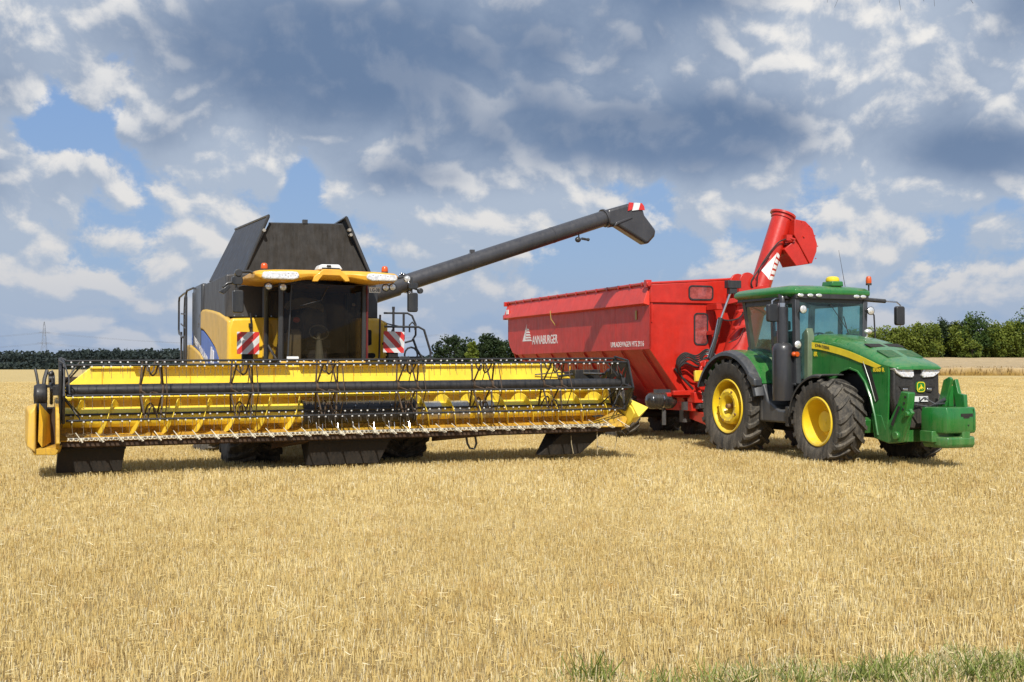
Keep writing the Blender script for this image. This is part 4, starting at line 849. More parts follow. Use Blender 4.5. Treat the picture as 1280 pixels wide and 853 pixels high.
# cab ---------------------------------------------------------------
gx0, gx1 = -0.84, 0.82
m = MB()   # floor and rear wall
m.box(-0.86, 0.84, 2.25, 3.75, 1.84, 1.94); m.box(-0.86, 0.84, 3.68, 3.76, 1.94, 3.42); m.box(-0.84, 0.84, 2.25, 3.75, 3.36, 3.44); m.obj('cab_shell', INTB, CB)
m = MB()
def glass_arc(x0, x1, yc, bow, z0, z1, n=10, flare=0.0):
    vs = []
    for z, f in ((z0, 0), (z1, 1)):
        for i in range(n+1):
            t = i/n*2-1; vs.append(((x0+x1)/2+(x1-x0)/2*t*(1+flare*f), yc-bow*(1-t*t)-0.05*f, z))
    m.add(vs, [(i, i+1, n+2+i, n+1+i) for i in range(n)])
glass_arc(gx0, gx1, 2.26, 0.16, 1.94, 3.42)
m.obj('windscreen', CGLASS, CB, fix=False)
for sg in (-1, 1):
    m = MB(); xx = -0.865 if sg < 0 else 0.845
    m.add([(xx, 2.30, 2.25), (xx, 2.55, 1.95), (xx, 3.65, 1.95), (xx, 3.65, 3.40), (xx, 2.26, 3.40)], [(0, 1, 2, 3, 4)]); m.obj('side_glass', CGLASS, CB, fix=False)
m = MB()
for x in (gx0+0.02, gx1-0.0):
    m.tube([(x, 2.24, 1.92), (x, 2.21, 2.6), (x, 2.18, 3.44)], 0.055, 8)
m.tube([(gx0+0.14, 2.16, 1.96), (gx0+0.20, 2.12, 3.40)], 0.018, 6)
m.tube([(-1.08, 2.3, 3.42), (-1.00, 2.75, 2.7), (-1.0, 2.8, 1.3)], 0.05, 8)
m.tube([(-0.87, 3.66, 1.9), (-0.87, 3.66, 3.44)], 0.05, 8); m.tube([(0.85, 3.66, 1.9), (0.85, 3.66, 3.44)], 0.05, 8)
m.tube([(-0.98, 2.80, 2.3), (-0.9, 2.6, 2.1), (-0.85, 2.4, 1.95)], 0.025, 6)
m.obj('cab_pillar', FRAMEB, CB, split=True)
m = MB(); m.prism([(gx0, 1.86), (gx0, 1.95), (gx1, 1.95), (gx1, 1.86)], 'y', 2.12, 2.3); m.obj('cab_sill', YELD, CB, bevel=0.01)
# tail-light-red pillar edge on the right of the windscreen
m = MB(); m.tube([(0.86, 2.16, 1.95), (0.85, 2.12, 3.42)], 0.022, 6); m.obj('pillar_trim', paint('maroon_trim', (0.12, 0.012, 0.012), rough=0.3, dust=0.1), CB)
# roof visor
m = MB()
def vring(x, yf, zb, zt):
    return [(x, 2.7, zb+0.04), (x, yf+0.10, zb), (x, yf, zb+0.04), (x, yf-0.02, zb+(zt-zb)*0.6), (x, yf+0.05, zt), (x, 2.0, zt+0.015), (x, 3.7, zt-0.03), (x, 3.7, zb+0.04)]
XS = [(-1.42, 1.66, 3.50, 3.60), (-1.34, 1.58, 3.45, 3.63), (-1.05, 1.52, 3.42, 3.645), (-0.75, 1.50, 3.42, 3.65), (-0.58, 1.54, 3.46, 3.655), (-0.42, 1.58, 3.495, 3.66), (0, 1.60, 3.50, 3.66), (0.42, 1.58, 3.495, 3.665), (0.55, 1.54, 3.47, 3.66), (0.70, 1.50, 3.44, 3.655), (1.0, 1.52, 3.43, 3.65), (1.26, 1.60, 3.46, 3.64), (1.34, 1.68, 3.52, 3.62)]
m.loft([vring(*s) for s in XS]); rv = m.obj('cab_roof', VISOR, CB, bevel=0.012, seg=2, angle=50)
m = MB(); m.prism([(-0.36, 3.44), (-0.33, 3.54), (-0.16, 3.68), (0.16, 3.68), (0.32, 3.56), (0.36, 3.46), (0.27, 3.45), (0.16, 3.56), (-0.16, 3.56), (-0.26, 3.44)], 'y', 1.54, 1.62); m.obj('roof_arch', VISOR, rv, bevel=0.015)
m = MB(); m.prism([(-0.24, 3.67), (-0.19, 3.775), (0.17, 3.78), (0.24, 3.68)], 'y', 1.60, 2.0); m.obj('roof_camera', WHITEP, CB, bevel=0.03)
m = MB(); m.box(-0.17, 0.17, 1.585, 1.6, 3.685, 3.71); m.box(-0.08, 0.0, 1.58, 1.6, 3.73, 3.76); m.obj('camera_slot', DARK, CB)
for x0, x1, z0, z1 in ((-1.32, -0.62, 3.455, 3.615), (0.66, 1.28, 3.475, 3.62)):
    m = MB(); n_ = 10; 
    poly = [(x0, z0+0.04), (x0+0.05, z0+0.005), (x1-0.12, z0), (x1-0.02, z0+0.03), (x1, (z0+z1)/2), (x1-0.03, z1-0.01), (x1-0.14, z1), (x0+0.03, z1-0.02)]
    if x0 > 0: poly = [(x0+x1-x, z) for x, z in poly]
    m.prism(poly, 'y', 1.465, 1.62); m.obj('headlight', LENS, rv, bevel=0.03, seg=3)
    m = MB(); 
for x, z in ((-1.15, 3.34), (-0.88, 3.33), (1.11, 3.37), (1.25, 3.38)):
    m = MB(); m.lathe([(0.12, 0.03), (0.03, 0.07), (-0.02, 0.078), (-0.025, 0.06)], 'y', (x, 1.74, z), 18); wl = m.obj('work_lamp', BLACKP, CB)
    m = MB(); m.lathe([(-0.02, 0.066), (-0.035, 0.04), (-0.04, 0.001)], 'y', (x, 1.74, z), 18); m.obj('lens', WLENS, wl)
for x, z in ((-1.20, 3.64), (1.14, 3.65)):
    m = MB(); m.cyl((x, 1.9, z), (x, 1.9, z+0.04), 0.065, 16); bc = m.obj('beacon', BLACKP, CB)
    m = MB(); m.lathe([(z+0.04, 0.06), (z+0.055, 0.065), (z+0.12, 0.06), (z+0.145, 0.042), (z+0.152, 0.001)], 'z', (x, 1.9, 0), 18); m.obj('beacon_dome', AMBER, bc)
m = MB(); m.box(0.80, 1.02, 1.78, 1.80, 3.27, 3.375); m.obj('number_plate', WHITEP, CB)
text_mesh('plate_lettering', 'LG-38', BLACKP, CB, (0.815, 1.777, 3.29), (1, 0, 0), (0, 0, 1), 0.065, 0.19, bold=0.02)
m = MB(); m.prism(arc(0.98, 3.13, 0.035, 0, 360, 10), 'y', 3.66, 3.69); m.obj('speed_disc', WHITEP, CB)
# mirrors
def cmirror(x, z, zh, arm, s):
    m = MB(); m.tube(arm, 0.028, 8); m.tube([(arm[-1][0], arm[-1][1], arm[-1][2]-0.02), (x, 1.82, z)], 0.02, 6); m.obj('mirror_arm', FRAMEB, CB)
    m = MB(); m.prism(rrect(x-0.10, x+0.10, z-zh/2, z+zh/2, 0.04), 'y', 1.76, 1.86); m.obj('mirror_head', MIRR, CB, bevel=0.02, seg=3)
cmirror(-1.70, 3.05, 0.42, [(-1.36, 1.9, 3.58), (-1.5, 1.86, 3.62), (-1.68, 1.82, 3.60), (-1.74, 1.82, 3.46)], -1)
cmirror(1.68, 3.10, 0.38, [(1.30, 1.9, 3.55), (1.5, 1.86, 3.6), (1.66, 1.82, 3.58), (1.66, 1.82, 3.40)], 1)
m = MB(); m.prism(rrect(-1.82, -1.62, 3.36, 3.52, 0.05), 'y', 1.74, 1.86); m.tube([(-1.7, 1.8, 3.42), (-1.9, 1.8, 3.38), (-1.98, 1.8, 3.30)], 0.03, 6); m.prism([(-2.06, 3.22), (-1.88, 3.36), (-1.84, 3.31), (-1.96, 3.18)], 'y', 1.74, 1.84); m.cyl((-1.7, 1.72, 3.58), (-1.7, 1.86, 3.58), 0.07, 14)
m.obj('side_lamp_cluster', MIRR, CB, bevel=0.01)
m = MB(); m.prism(rrect(1.58, 1.78, 3.36, 3.48, 0.04), 'y', 1.76, 1.86); m.cyl((1.84, 1.78, 3.33), (1.84, 1.88, 3.33), 0.055, 12); m.tube([(1.68, 1.8, 3.38), (1.84, 1.82, 3.33)], 0.02, 6); m.obj('side_lamp_cluster', MIRR, CB, bevel=0.01)
m = MB(); m.lathe([(-0.02, 0.055), (-0.03, 0.001)], 'y', (1.56, 1.78, 3.56), 14); m.cyl((1.56, 1.77, 3.56), (1.56, 1.84, 3.56), 0.06, 14); m.obj('marker_lamp', WLENS, CB)
# interior
m = MB()
m.prism([(2.85, 2.2), (3.4, 2.2), (3.45, 2.3), (3.42, 2.95), (3.32, 3.05), (3.22, 2.9), (3.18, 2.42), (2.85, 2.38)], 'x', -0.20, 0.30); m.prism([(3.28, 3.02), (3.36, 3.02), (3.36, 3.2), (3.28, 3.2)], 'x', -0.08, 0.18); m.box(-0.15, 0.25, 2.9, 3.3, 1.94, 2.2)
m.obj('seat', paint('cab_seat_blue_grey', (0.05, 0.06, 0.10), rough=0.8, dust=0.1, coat=0), CB, bevel=0.04, seg=3)
m = MB(); m.prism([(2.5, 1.95), (2.75, 1.95), (2.85, 2.42), (2.6, 2.58), (2.5, 2.5)], 'x', -0.62, -0.36); m.box(-0.7, -0.32, 2.8, 3.5, 1.94, 2.5); m.obj('side_console', paint('console_grey', (0.22, 0.21, 0.18), rough=0.6, dust=0.1), CB, bevel=0.03)
m = MB(); m.tube([(0.02, 2.62, 1.95), (0.02, 2.66, 2.3), (0.03, 2.74, 2.5)], [0.10, 0.06, 0.04], 10); m.tube([(0.03+0.19*cos(2*pi*i/20), 2.72+0.08*sin(2*pi*i/20), 2.52+0.14*sin(2*pi*i/20)) for i in range(21)], 0.016, 6); m.obj('steering_column', paint('column_blue_grey', (0.16, 0.19, 0.22), rough=0.6, dust=0.1), CB)
m = MB(); m.prism([(-0.62, 3.0), (-0.55, 3.14), (-0.30, 3.22), (0.0, 3.20), (0.16, 3.08), (0.18, 2.92), (0.06, 2.98), (-0.1, 3.02), (-0.5, 2.96)], 'y', 2.9, 3.05); m.obj('headliner_reflection', paint('headliner', (0.16, 0.15, 0.12), rough=0.8, dust=0.1), CB, bevel=0.02)  # reflection of the headliner, shaped as a solid piece inside the cab
m = MB(); m.sphere((-0.42, 2.7, 2.76), 0.07, 8, (1, 0.6, 0.8)); m.obj('cab_red_blob', flat_mat('blob_red', (0.4, 0.05, 0.03)), CB)  # flattened red ball behind the windscreen
m = MB(); m.tube([(0.06, 2.06, 3.40), (-0.08, 2.03, 3.12)], 0.012, 5); m.tube([(-0.5, 2.02, 3.0), (-0.08, 2.03, 3.12)], 0.010, 5); m.obj('wiper', BLACKP, CB)
m = MB(); m.cyl((-0.74, 2.04, 2.0), (-0.52, 2.04, 2.0), 0.035, 10); m.obj('washer_bottle', WHITEP, CB)

# unloading auger ---------------------------------------------------
ud = Vector((5.12, 0.50, 1.725)).normalized(); U1 = Vector((7.44, 4.95, 5.385)); U0 = U1-ud*6.62
m = MB(); m.cyl(U0, U0+ud*1.0, 0.22, 28); m.cyl(U0+ud*1.0, U1, 0.187, 32)
ua = m.obj('unloading_tube', TUBEG, CB, angle=40)
m = MB()
for t in (1.22, 6.60): m.cyl(U0+ud*(t-0.022), U0+ud*(t+0.022), 0.222, 28)
for t in (2.9, 5.1): m.cyl(U0+ud*(t-0.012), U0+ud*(t+0.012), 0.191, 28)
m.box(3.9, 4.0, 4.58, 4.66, 4.40, 4.47)
m.obj('tube_flange', TUBEG, ua, split=True)
q = ud.cross(Vector((0, 0, 1))).normalized(); r2_ = q.cross(ud)
m = MB()
for k in range(12):
    a = 2*pi*k/12; c = U0+ud*1.19+(q*cos(a)+r2_*sin(a))*0.225; m.sphere(c, 0.024, 5)
m.obj('flange_bolt', CHROME, ua)
m = MB(); m.sphere(U0+Vector((0.1, 0, 0)), 0.33, 12); m.cyl((U0.x+0.1, U0.y, 2.5), (U0.x+0.1, U0.y, U0.z), 0.30, 20); m.obj('tube_elbow', TUBEG, CB)
m = MB()
H = [(7.44, 5.20), (7.44, 5.575), (8.0, 5.745), (8.34, 5.73), (8.41, 5.60), (8.45, 5.48), (8.76, 5.13), (8.72, 4.98), (8.55, 4.80), (8.46, 4.80), (7.72, 5.19)]
m.prism(H, 'y', 4.80, 5.14)
sp_ = m.obj('spout', TUBEG, ua, bevel=0.07, seg=4)
m = MB(); m.prism([(7.60, 5.17), (7.66, 5.28), (8.05, 5.43), (8.10, 5.40), (7.72, 5.24)], 'y', 4.77, 5.17); m.obj('spout_brace', TUBEG, ua, bevel=0.01)
m = MB(); m.prism([(8.55, 4.82), (8.74, 5.10), (8.70, 5.12), (8.50, 4.84)], 'y', 4.85, 5.09); m.obj('spout_mouth', DARK, ua)
rb = []
m = MB(); m.prism([(7.97, 5.56), (8.08, 5.60), (8.12, 5.765), (8.00, 5.765)], 'y', 4.77, 4.80); m.prism([(8.25, 5.60), (8.42, 5.60), (8.40, 5.70), (8.34, 5.765), (8.29, 5.765)], 'y', 4.77, 4.80); m.obj('reflector_red', flat_mat('reflector_red', (0.62, 0.03, 0.03), 0.3), ua, split=True)
m = MB(); m.prism([(8.08, 5.57), (8.25, 5.60), (8.30, 5.765), (8.14, 5.765)], 'y', 4.765, 4.80); m.obj('reflector_white', WHITEP, ua)
m = MB(); m.tube([(6.72, 4.88, 4.98), (6.72, 4.88, 4.86)], 0.018, 6); m.sphere((6.69, 4.86, 4.83), 0.075, 8, (1, 0.8, 0.9)); m.cyl((6.78, 4.86, 4.86), (6.92, 4.85, 4.84), 0.03, 8); m.sphere((6.95, 4.85, 4.84), 0.04, 6); m.obj('tube_work_lamp', BLACKP, ua)
# ================================================================== GRAIN HEADER
HD = root('grain_header', 'wide yellow cutting header with black reel carried low in front of the combine', 'combine header', cw(0, 0), th, tilt=0)
HD.rotation_euler = (0, radians(-0.38), th)
YEH = paint('header_yellow', (0.97, 0.71, 0.06), rough=0.38, coat=0.3, dust=0.14, dust_z=1.2, var=0.07)
YEHL = paint('header_yellow_pan', (0.78, 0.45, 0.02), rough=0.42, coat=0.2, dust=0.6, dust_z=1.6, var=0.15, dustcol=(0.22, 0.13, 0.05))
REELB = paint('reel_black', (0.012, 0.012, 0.013), rough=0.48, dust=0.14, dust_z=2.5, coat=0.1, var=0.15, dustcol=(0.14, 0.12, 0.1))
RUSTY = paint('spider_brown_black', (0.05, 0.028, 0.014), rough=0.5, dust=0.3, dust_z=2.5, coat=0.1, var=0.3, dustcol=(0.2, 0.12, 0.05))
FRMB = paint('header_frame_brown', (0.03, 0.015, 0.009), rough=0.6, dust=0.45, dust_z=1.4, coat=0, var=0.25, dustcol=(0.16, 0.09, 0.04))
WORN = paint('worn_steel', (0.55, 0.54, 0.52), rough=0.35, metal=0.8, dust=0.25, dust_z=1.5, var=0.2)
CLIP = flat_mat('tine_clip_white', (0.7, 0.7, 0.68))
KNIFE = paint('guard_pale_steel', (0.80, 0.74, 0.58), rough=0.5, metal=0.0, dust=0.15, var=0.2)
KZ = 0.70
m = MB(); m.prism([(-5.12, KZ), (-5.12, 1.42), (-4.62, 1.84), (4.10, 1.84), (4.72, 1.44), (5.12, 1.42), (5.12, KZ)], 'y', 1.16, 1.20); bs = m.obj('back_sheet', YEH, HD, bevel=0.012)
m = MB(); m.box(-4.6, 4.08, 1.10, 1.22, 1.835, 1.88); m.box(-3.9, -1.2, 0.98, 1.10, 1.865, 1.90); m.box(-1.0, 1.4, 1.0, 1.12, 1.87, 1.91); m.obj('top_beam', YEH, HD, bevel=0.01)
for x in [-4.4+i*1.48 for i in range(7)]:
    m = MB(); m.box(x-0.008, x+0.008, 1.152, 1.162, 1.22, 1.82); m.obj('sheet_seam', YEHL, bs)
m = MB(); m.prism([(-0.02, KZ-0.02), (0.30, KZ-0.03), (0.52, KZ+0.00), (0.9, KZ+0.08), (1.16, KZ+0.3), (1.16, KZ+0.24), (0.95, KZ+0.02), (0.5, KZ-0.06), (0.0, KZ-0.04)], 'x', -5.12, 5.12); m.obj('floor_pan', YEHL, HD)
m = MB(); m.box(-5.1, 5.05, 0.02, 0.16, KZ-0.13, KZ-0.045); m.box(-4.9, 4.95, 0.10, 1.1, KZ-0.15, KZ-0.09); m.box(-5.0, 5.0, 1.20, 1.24, 0.62, 0.86); m.box(-5.0, 5.0, 1.21, 1.34, 1.55, 1.70)
for x in (-3.6, -1.6, 1.6, 3.6): m.box(x-0.05, x+0.05, 1.2, 1.34, 0.7, 1.7)
m.obj('underframe', FRMB, HD, bevel=0.01)
m = MB(); m.hexa([(1.35, 0.1, KZ-0.17), (2.75, 0.06, KZ-0.12), (2.75, 0.5, KZ-0.12), (1.35, 0.5, KZ-0.25)], [(1.35, 0.1, KZ-0.12), (2.75, 0.06, KZ-0.1), (2.75, 0.5, KZ-0.1), (1.35, 0.5, KZ-0.12)]); m.hexa([(-1.3, 0.1, KZ-0.16), (-0.5, 0.1, KZ-0.12), (-0.5, 0.5, KZ-0.12), (-1.6, 0.6, KZ-0.3)], [(-1.3, 0.1, KZ-0.1), (-0.5, 0.1, KZ-0.1), (-0.5, 0.5, KZ-0.1), (-1.6, 0.6, KZ-0.12)]); m.obj('under_plate', FRMB, HD, split=True)
m = MB(); m.tube([(1.95, 0.3, KZ-0.12), (1.98, 0.3, 0.40), (2.03, 0.3, 0.31), (2.12, 0.3, 0.30), (2.16, 0.3, 0.40), (2.12, 0.3, KZ-0.1)], 0.022, 7); m.obj('tie_hook', BLACKP, HD)
m = MB(); m.tube([(4.05, 0.2, KZ-0.1), (4.06, 0.2, 0.35), (4.10, 0.2, 0.15)], 0.008, 5); m.tube([(5.0, 0.2, KZ-0.05), (5.03, 0.2, 0.4), (4.98, 0.2, 0.2)], 0.008, 5); m.tube([(4.56, 0.1, KZ-0.1), (4.56, 0.1, 0.12)], 0.01, 5); m.tube([(4.56, 0.1, 0.28), (4.70, 0.1, 0.25)], 0.018, 5); m.obj('hanging_straw', paint('hanging_straw', (0.4, 0.33, 0.2), rough=0.8), HD, split=True)
# skids hanging below
for poly in ([(-5.12, KZ-0.12), (-5.16, 0.13), (-4.14, 0.13), (-4.08, KZ-0.12)], [(-1.02, KZ-0.14), (-1.0, 0.10), (0.30, 0.10), (0.48, KZ-0.14)], [(3.85, KZ-0.17), (3.46, 0.13), (4.32, 0.13), (4.72, KZ-0.17)]):
    m = MB(); y0 = 0.22
    n = len(poly); m.add([(poly[0][0], y0-0.04, poly[0][1]), (poly[1][0], y0+0.14, poly[1][1]), (poly[2][0], y0+0.14, poly[2][1]), (poly[3][0], y0-0.04, poly[3][1])]+[(poly[0][0], y0+0.7, poly[0][1]), (poly[1][0], y0+0.35, poly[1][1]), (poly[2][0], y0+0.35, poly[2][1]), (poly[3][0], y0+0.7, poly[3][1])],
        [(0, 3, 2, 1), (4, 5, 6, 7), (0, 4, 7, 3), (1, 2, 6, 5), (0, 1, 5, 4), (3, 7, 6, 2)])
    m.box(poly[0][0], poly[3][0], y0-0.08, y0-0.03, KZ-0.19, KZ-0.145)
    m.obj('skid_plate', DARK, HD, bevel=0.008)
# knife: guards, sections, lifters
m = MB(); m.box(-5.0, 5.0, -0.03, 0.05, KZ-0.03, KZ-0.012)
for i in range(131):
    x = -4.98+i*0.0766
    m.add([(x-0.018, -0.02, KZ-0.03), (x+0.018, -0.02, KZ-0.03), (x+0.016, -0.02, KZ+0.02), (x-0.016, -0.02, KZ+0.02), (x, -0.13, KZ-0.015)], [(0, 1, 4), (1, 2, 4), (2, 3, 4), (3, 0, 4), (0, 3, 2, 1)])
m.obj('knife_guard_row', KNIFE, HD)
m = MB()
for i in range(131):
    x = -4.98+0.038+i*0.0766
    m.add([(x-0.036, 0.02, KZ+0.004), (x+0.036, 0.02, KZ+0.004), (x+0.008, -0.06, KZ+0.004), (x-0.008, -0.06, KZ+0.004)], [(0, 1, 2, 3)])
m.box(-4.98, 4.98, 0.02, 0.07, KZ-0.005, KZ+0.018)
m.obj('cutter_knife', WORN, HD)
cl0 = None
lifter = MB(); lifter.tube([(0.0, 0.0, -0.02), (0.012, -0.12, -0.03), (0.02, -0.26, -0.045), (0.022, -0.31, -0.03)], 0.011, 5); lifter.tube([(0.022, -0.31, -0.035), (-0.03, -0.14, 0.04), (-0.07, -0.02, 0.10)], 0.007, 5); lifter.box(-0.02, 0.03, -0.07, 0.0, -0.04, 0.015)
for i in range(33):
    x = -4.8+i*0.306
    if cl0 is None: o = cl0 = lifter.obj('crop_lifter', CHROME if False else KNIFE, HD)
    else:
        o = cl0.copy(); COL.objects.link(o); o.parent = HD
    o.location = (x, -0.02, KZ); o.rotation_euler = (0, 0, random.uniform(-.05, .05))
m = MB()   # trash of chaff on the left end of the knife
for i in range(420):
    x = -5.0+random.random()**1.6*1.3; y = random.uniform(-0.05, 0.3); z = KZ+0.03+random.random()*0.06*(1-(x+5)/1.6)
    a = random.uniform(0, 2*pi); l = random.uniform(0.04, 0.14)
    m.add([(x, y, z), (x+0.006, y, z+0.004), (x+l*cos(a), y+l*sin(a)*0.6, z+random.uniform(-0.01, 0.03))], [(0, 1, 2)])
m.obj('chaff', paint('chaff_brown', (0.16, 0.11, 0.05), rough=0.9, coat=0), HD, kind='stuff')
# crop auger
AY, AZ, AR, FRD = 0.66, 1.02, 0.17, 0.30
m = MB(); m.cyl((-5.05, AY, AZ), (-1.0, AY, AZ), AR, 32); m.cyl((1.0, AY, AZ), (5.05, AY, AZ), AR, 32); dr = m.obj('feed_auger', YEH, HD)
m = MB(); m.cyl((-1.02, AY, AZ), (1.02, AY, AZ), AR+0.035, 32); m.cyl((-1.04, AY, AZ), (-1.0, AY, AZ), AR+0.06, 32); m.cyl((1.0, AY, AZ), (1.05, AY, AZ), AR+0.06, 32); m.obj('drum_centre', REELB, HD)
m = MB()
for sg, xa in ((1, 1.0), (1, 1.75)):
    pass
for (x0, x1) in ((1.15, 1.55), (1.72, 2.1), (2.25, 2.6)):
    m.lathe([(x0, AR+0.003), (x1, AR+0.003)], 'x', (0, AY, AZ), 32)
m.obj('worn_drum_patch', WORN, dr)
for sg in (-1, 1):
    m = MB(); n = 7.6; steps = int(n*22); inn, out_ = [], []
    for i in range(steps+1):
        t = i/22*2*pi; x = sg*(0.95+i/22*0.525); a = t*1.0*(1 if sg > 0 else 1)
        if abs(x) > 5.03: break
        inn.append((x, AY+AR*0.98*cos(a), AZ+AR*0.98*sin(a))); out_.append((x, AY+FRD*cos(a), AZ+FRD*sin(a)))
    k = len(inn)
    th_ = 0.012
    vs = inn+out_+[(x+th_, y, z) for x, y, z in inn]+[(x+th_, y, z) for x, y, z in out_]
    m.add(vs, [(i, i+1, k+i+1, k+i) for i in range(k-1)]+[(2*k+i, 2*k+i+1, 3*k+i+1, 3*k+i) for i in range(k-1)]+[(k+i, k+i+1, 3*k+i+1, 3*k+i) for i in range(k-1)])
    m.obj('auger_flight', YEH, dr, angle=50, fix=False)
fing = MB(); fing.tube([(0, 0, 0), (0, -0.36, 0)], 0.009, 5)
f0 = None
for i in range(30):
    x = -0.94+(i % 15)*0.134; a = radians(-25+60*((i*7) % 5)/5+(55 if i >= 15 else -20))
    if f0 is None: o = f0 = fing.obj('retractable_finger', CHROME, HD)
    else: o = f0.copy(); COL.objects.link(o); o.parent = HD
    o.location = (x, AY, AZ); o.rotation_euler = (a, 0, 0)
# ledge stripper behind the auger
m = MB(); m.prism([(0.98, 1.30), (1.16, 1.34), (1.16, 1.38), (0.96, 1.34)], 'x', -5.1, 5.1); m.obj('stripper_ledge', YEH, HD)
# end dividers
for sg in (-1, 1):
    X0, X1 = sg*5.12, sg*5.18
    m = MB(); m.prism([(1.25, 0.50), (1.25, 1.45), (0.9, 1.50), (0.45, 1.30), (0.1, 1.18), (-0.25, 1.02), (-0.36, 0.92), (-0.22, 0.76), (0.0, 0.64), (0.3, 0.56)], 'x', X0, X1) if sg > 0 else m.prism([(1.25, 0.50), (1.25, 1.30), (0.9, 1.36), (0.3, 1.30), (-0.15, 1.22), (-0.35, 0.95), (-0.42, 0.66), (-0.2, 0.52), (0.3, 0.48)], 'x', X0, X1)
    ep = m.obj('end_panel', YEH if sg > 0 else YEHL, HD, bevel=0.012)
# left divider body: long tapered yellow shield with its brown gap
m = MB()
m.loft([[(-5.42, 1.2, 0.58), (-5.42, 1.2, 1.24), (-5.60, 1.2, 1.18), (-5.60, 1.2, 0.62)],
        [(-5.44, 0.2, 0.56), (-5.44, 0.2, 1.30), (-5.63, 0.2, 1.24), (-5.62, 0.2, 0.62)],
        [(-5.46, -0.2, 0.56), (-5.46, -0.2, 1.30), (-5.61, -0.2, 1.24), (-5.63, -0.2, 0.70)],
        [(-5.48, -0.42, 0.52), (-5.48, -0.42, 1.25), (-5.57, -0.42, 1.15), (-5.60, -0.42, 0.62)]])
m.obj('crop_divider', YELD, HD, bevel=0.03, seg=3)
m = MB(); m.hexa([(-5.50, -0.36, 0.49), (-5.18, -0.30, 0.47), (-5.10, 0.1, 0.50), (-5.50, 0.1, 0.46)], [(-5.54, -0.38, 0.58), (-5.10, -0.25, 0.60), (-5.06, 0.1, 0.62), (-5.54, 0.1, 0.62)]); m.obj('divider_foot', YEHL, HD, bevel=0.01)
m = MB(); m.add([(-5.42, -0.28, 1.30), (-5.31, -0.16, 1.16), (-5.29, -0.16, 1.0), (-5.38, -0.34, 0.60), (-5.44, -0.32, 0.70), (-5.37, -0.38, 0.98), (-5.24, 0.1, 0.66), (-5.26, 0.1, 1.1)], [(0, 1, 5), (1, 2, 5), (2, 3, 5), (3, 4, 5), (4, 0, 5), (2, 6, 3), (1, 7, 6, 2)]); m.obj('divider_bracket', YEHL, HD, fix=False)
m = MB(); m.box(-5.44, -5.18, 0.12, 0.9, 0.6, 1.2); m.obj('divider_inner', FRMB, HD)
# right divider: pointed cone flap
m = MB(); m.add([(5.16, -0.05, 1.20), (5.12, -0.55, 0.86), (5.18, 0.25, 0.74), (5.40, -0.42, 1.03), (5.30, 0.1, 1.10), (5.34, 0.0, 0.72)], [(0, 1, 3), (0, 3, 4), (1, 2, 5), (1, 5, 3), (3, 5, 4), (0, 4, 5, 2), (0, 2, 1)]); m.obj('crop_divider', YEH, HD, bevel=0.01)
m = MB(); m.hexa([(4.60, -0.12, 0.66), (5.02, -0.16, 0.66), (5.12, 0.3, 0.60), (4.2, 0.3, 0.64)], [(4.80, -0.05, 0.70), (5.10, -0.12, 0.82), (5.13, 0.3, 0.98), (4.4, 0.3, 0.69)]); m.obj('divider_foot', YEHL, HD, bevel=0.01)
m = MB(); m.prism([(4.55, 0.86), (4.75, 0.88), (4.78, 0.85), (4.58, 0.83)], 'y', 0.27, 0.32); m.obj('foot_slot', DARK, HD)

# reel ---------------------------------------------------------------
RZ, RY, RR = 1.485, 0.10, 0.52
ANG = [-8+60*k for k in range(6)]       # measured from straight ahead (-y), upwards
rl = part_empty('reel', HD, (0, RY, RZ))
m = MB(); m.cyl((-5.02, 0, 0), (5.05, 0, 0), 0.092, 28)
m.obj('reel_tube', REELB, rl, angle=40)
bar = MB(); bar.cyl((-5.02, 0, 0), (5.05, 0, 0), 0.021, 8)
bar.cur = 1
xs = [-4.93+0.148*i+(0.03 if i % 2 else 0) for i in range(67)]
for x in xs:
    bar.box(x-0.012, x+0.012, -0.028, 0.018, -0.032, -0.010)
bar.cur = 2
for x in xs:
    j = random.uniform(-0.012, 0.012)
    bar.tube([(x, 0, -0.03), (x+j*0.4, 0.005, -0.12), (x+j, -0.02+random.uniform(-.01, .01), -0.215)], 0.0042, 4, caps=False)
b0 = None; TINE = paint('tine_steel', (0.11, 0.085, 0.055), rough=0.4, metal=0.3, dust=0.2)
for a in ANG:
    if b0 is None: o = b0 = bar.obj('tine_bar', [REELB, CLIP, TINE], rl, angle=60)
    else: o = b0.copy(); COL.objects.link(o); o.parent = rl
    o.location = (0, -RR*cos(radians(a)), RR*sin(radians(a)))
sp = MB(); 
for a in ANG:
    y, z = -RR*cos(radians(a)), RR*sin(radians(a))
    for s in (-1, 1):
        sp.tube([(s*0.18, y*0.16, z*0.16), (s*0.125, y*0.98, z*0.98)], 0.017, 5)
        sp.tube([(s*0.075, y*0.98, z*0.98), (s*0.045, y*0.66, z*0.66), (0, y*0.56, z*0.56)], 0.015, 5)
for k in range(6):   # rim straps between the bars, alternate
    a, b = radians(ANG[k]), radians(ANG[(k+1) % 6])
    sp.tube([(0.20, -RR*cos(a), RR*sin(a)), (0.20, -RR*cos(b), RR*sin(b))], 0.009, 5)
sp.cyl((-0.20, 0, 0), (-0.16, 0, 0), 0.112, 20); sp.cyl((0.16, 0, 0), (0.20, 0, 0), 0.112, 20)
s0 = None
for x in (-3.68, -2.2, -0.72, 0.75, 2.2, 3.6):
    if s0 is None: o = s0 = sp.obj('reel_spider', RUSTY, rl)
    else: o = s0.copy(); COL.objects.link(o); o.parent = rl
    o.location = (x, 0, 0)
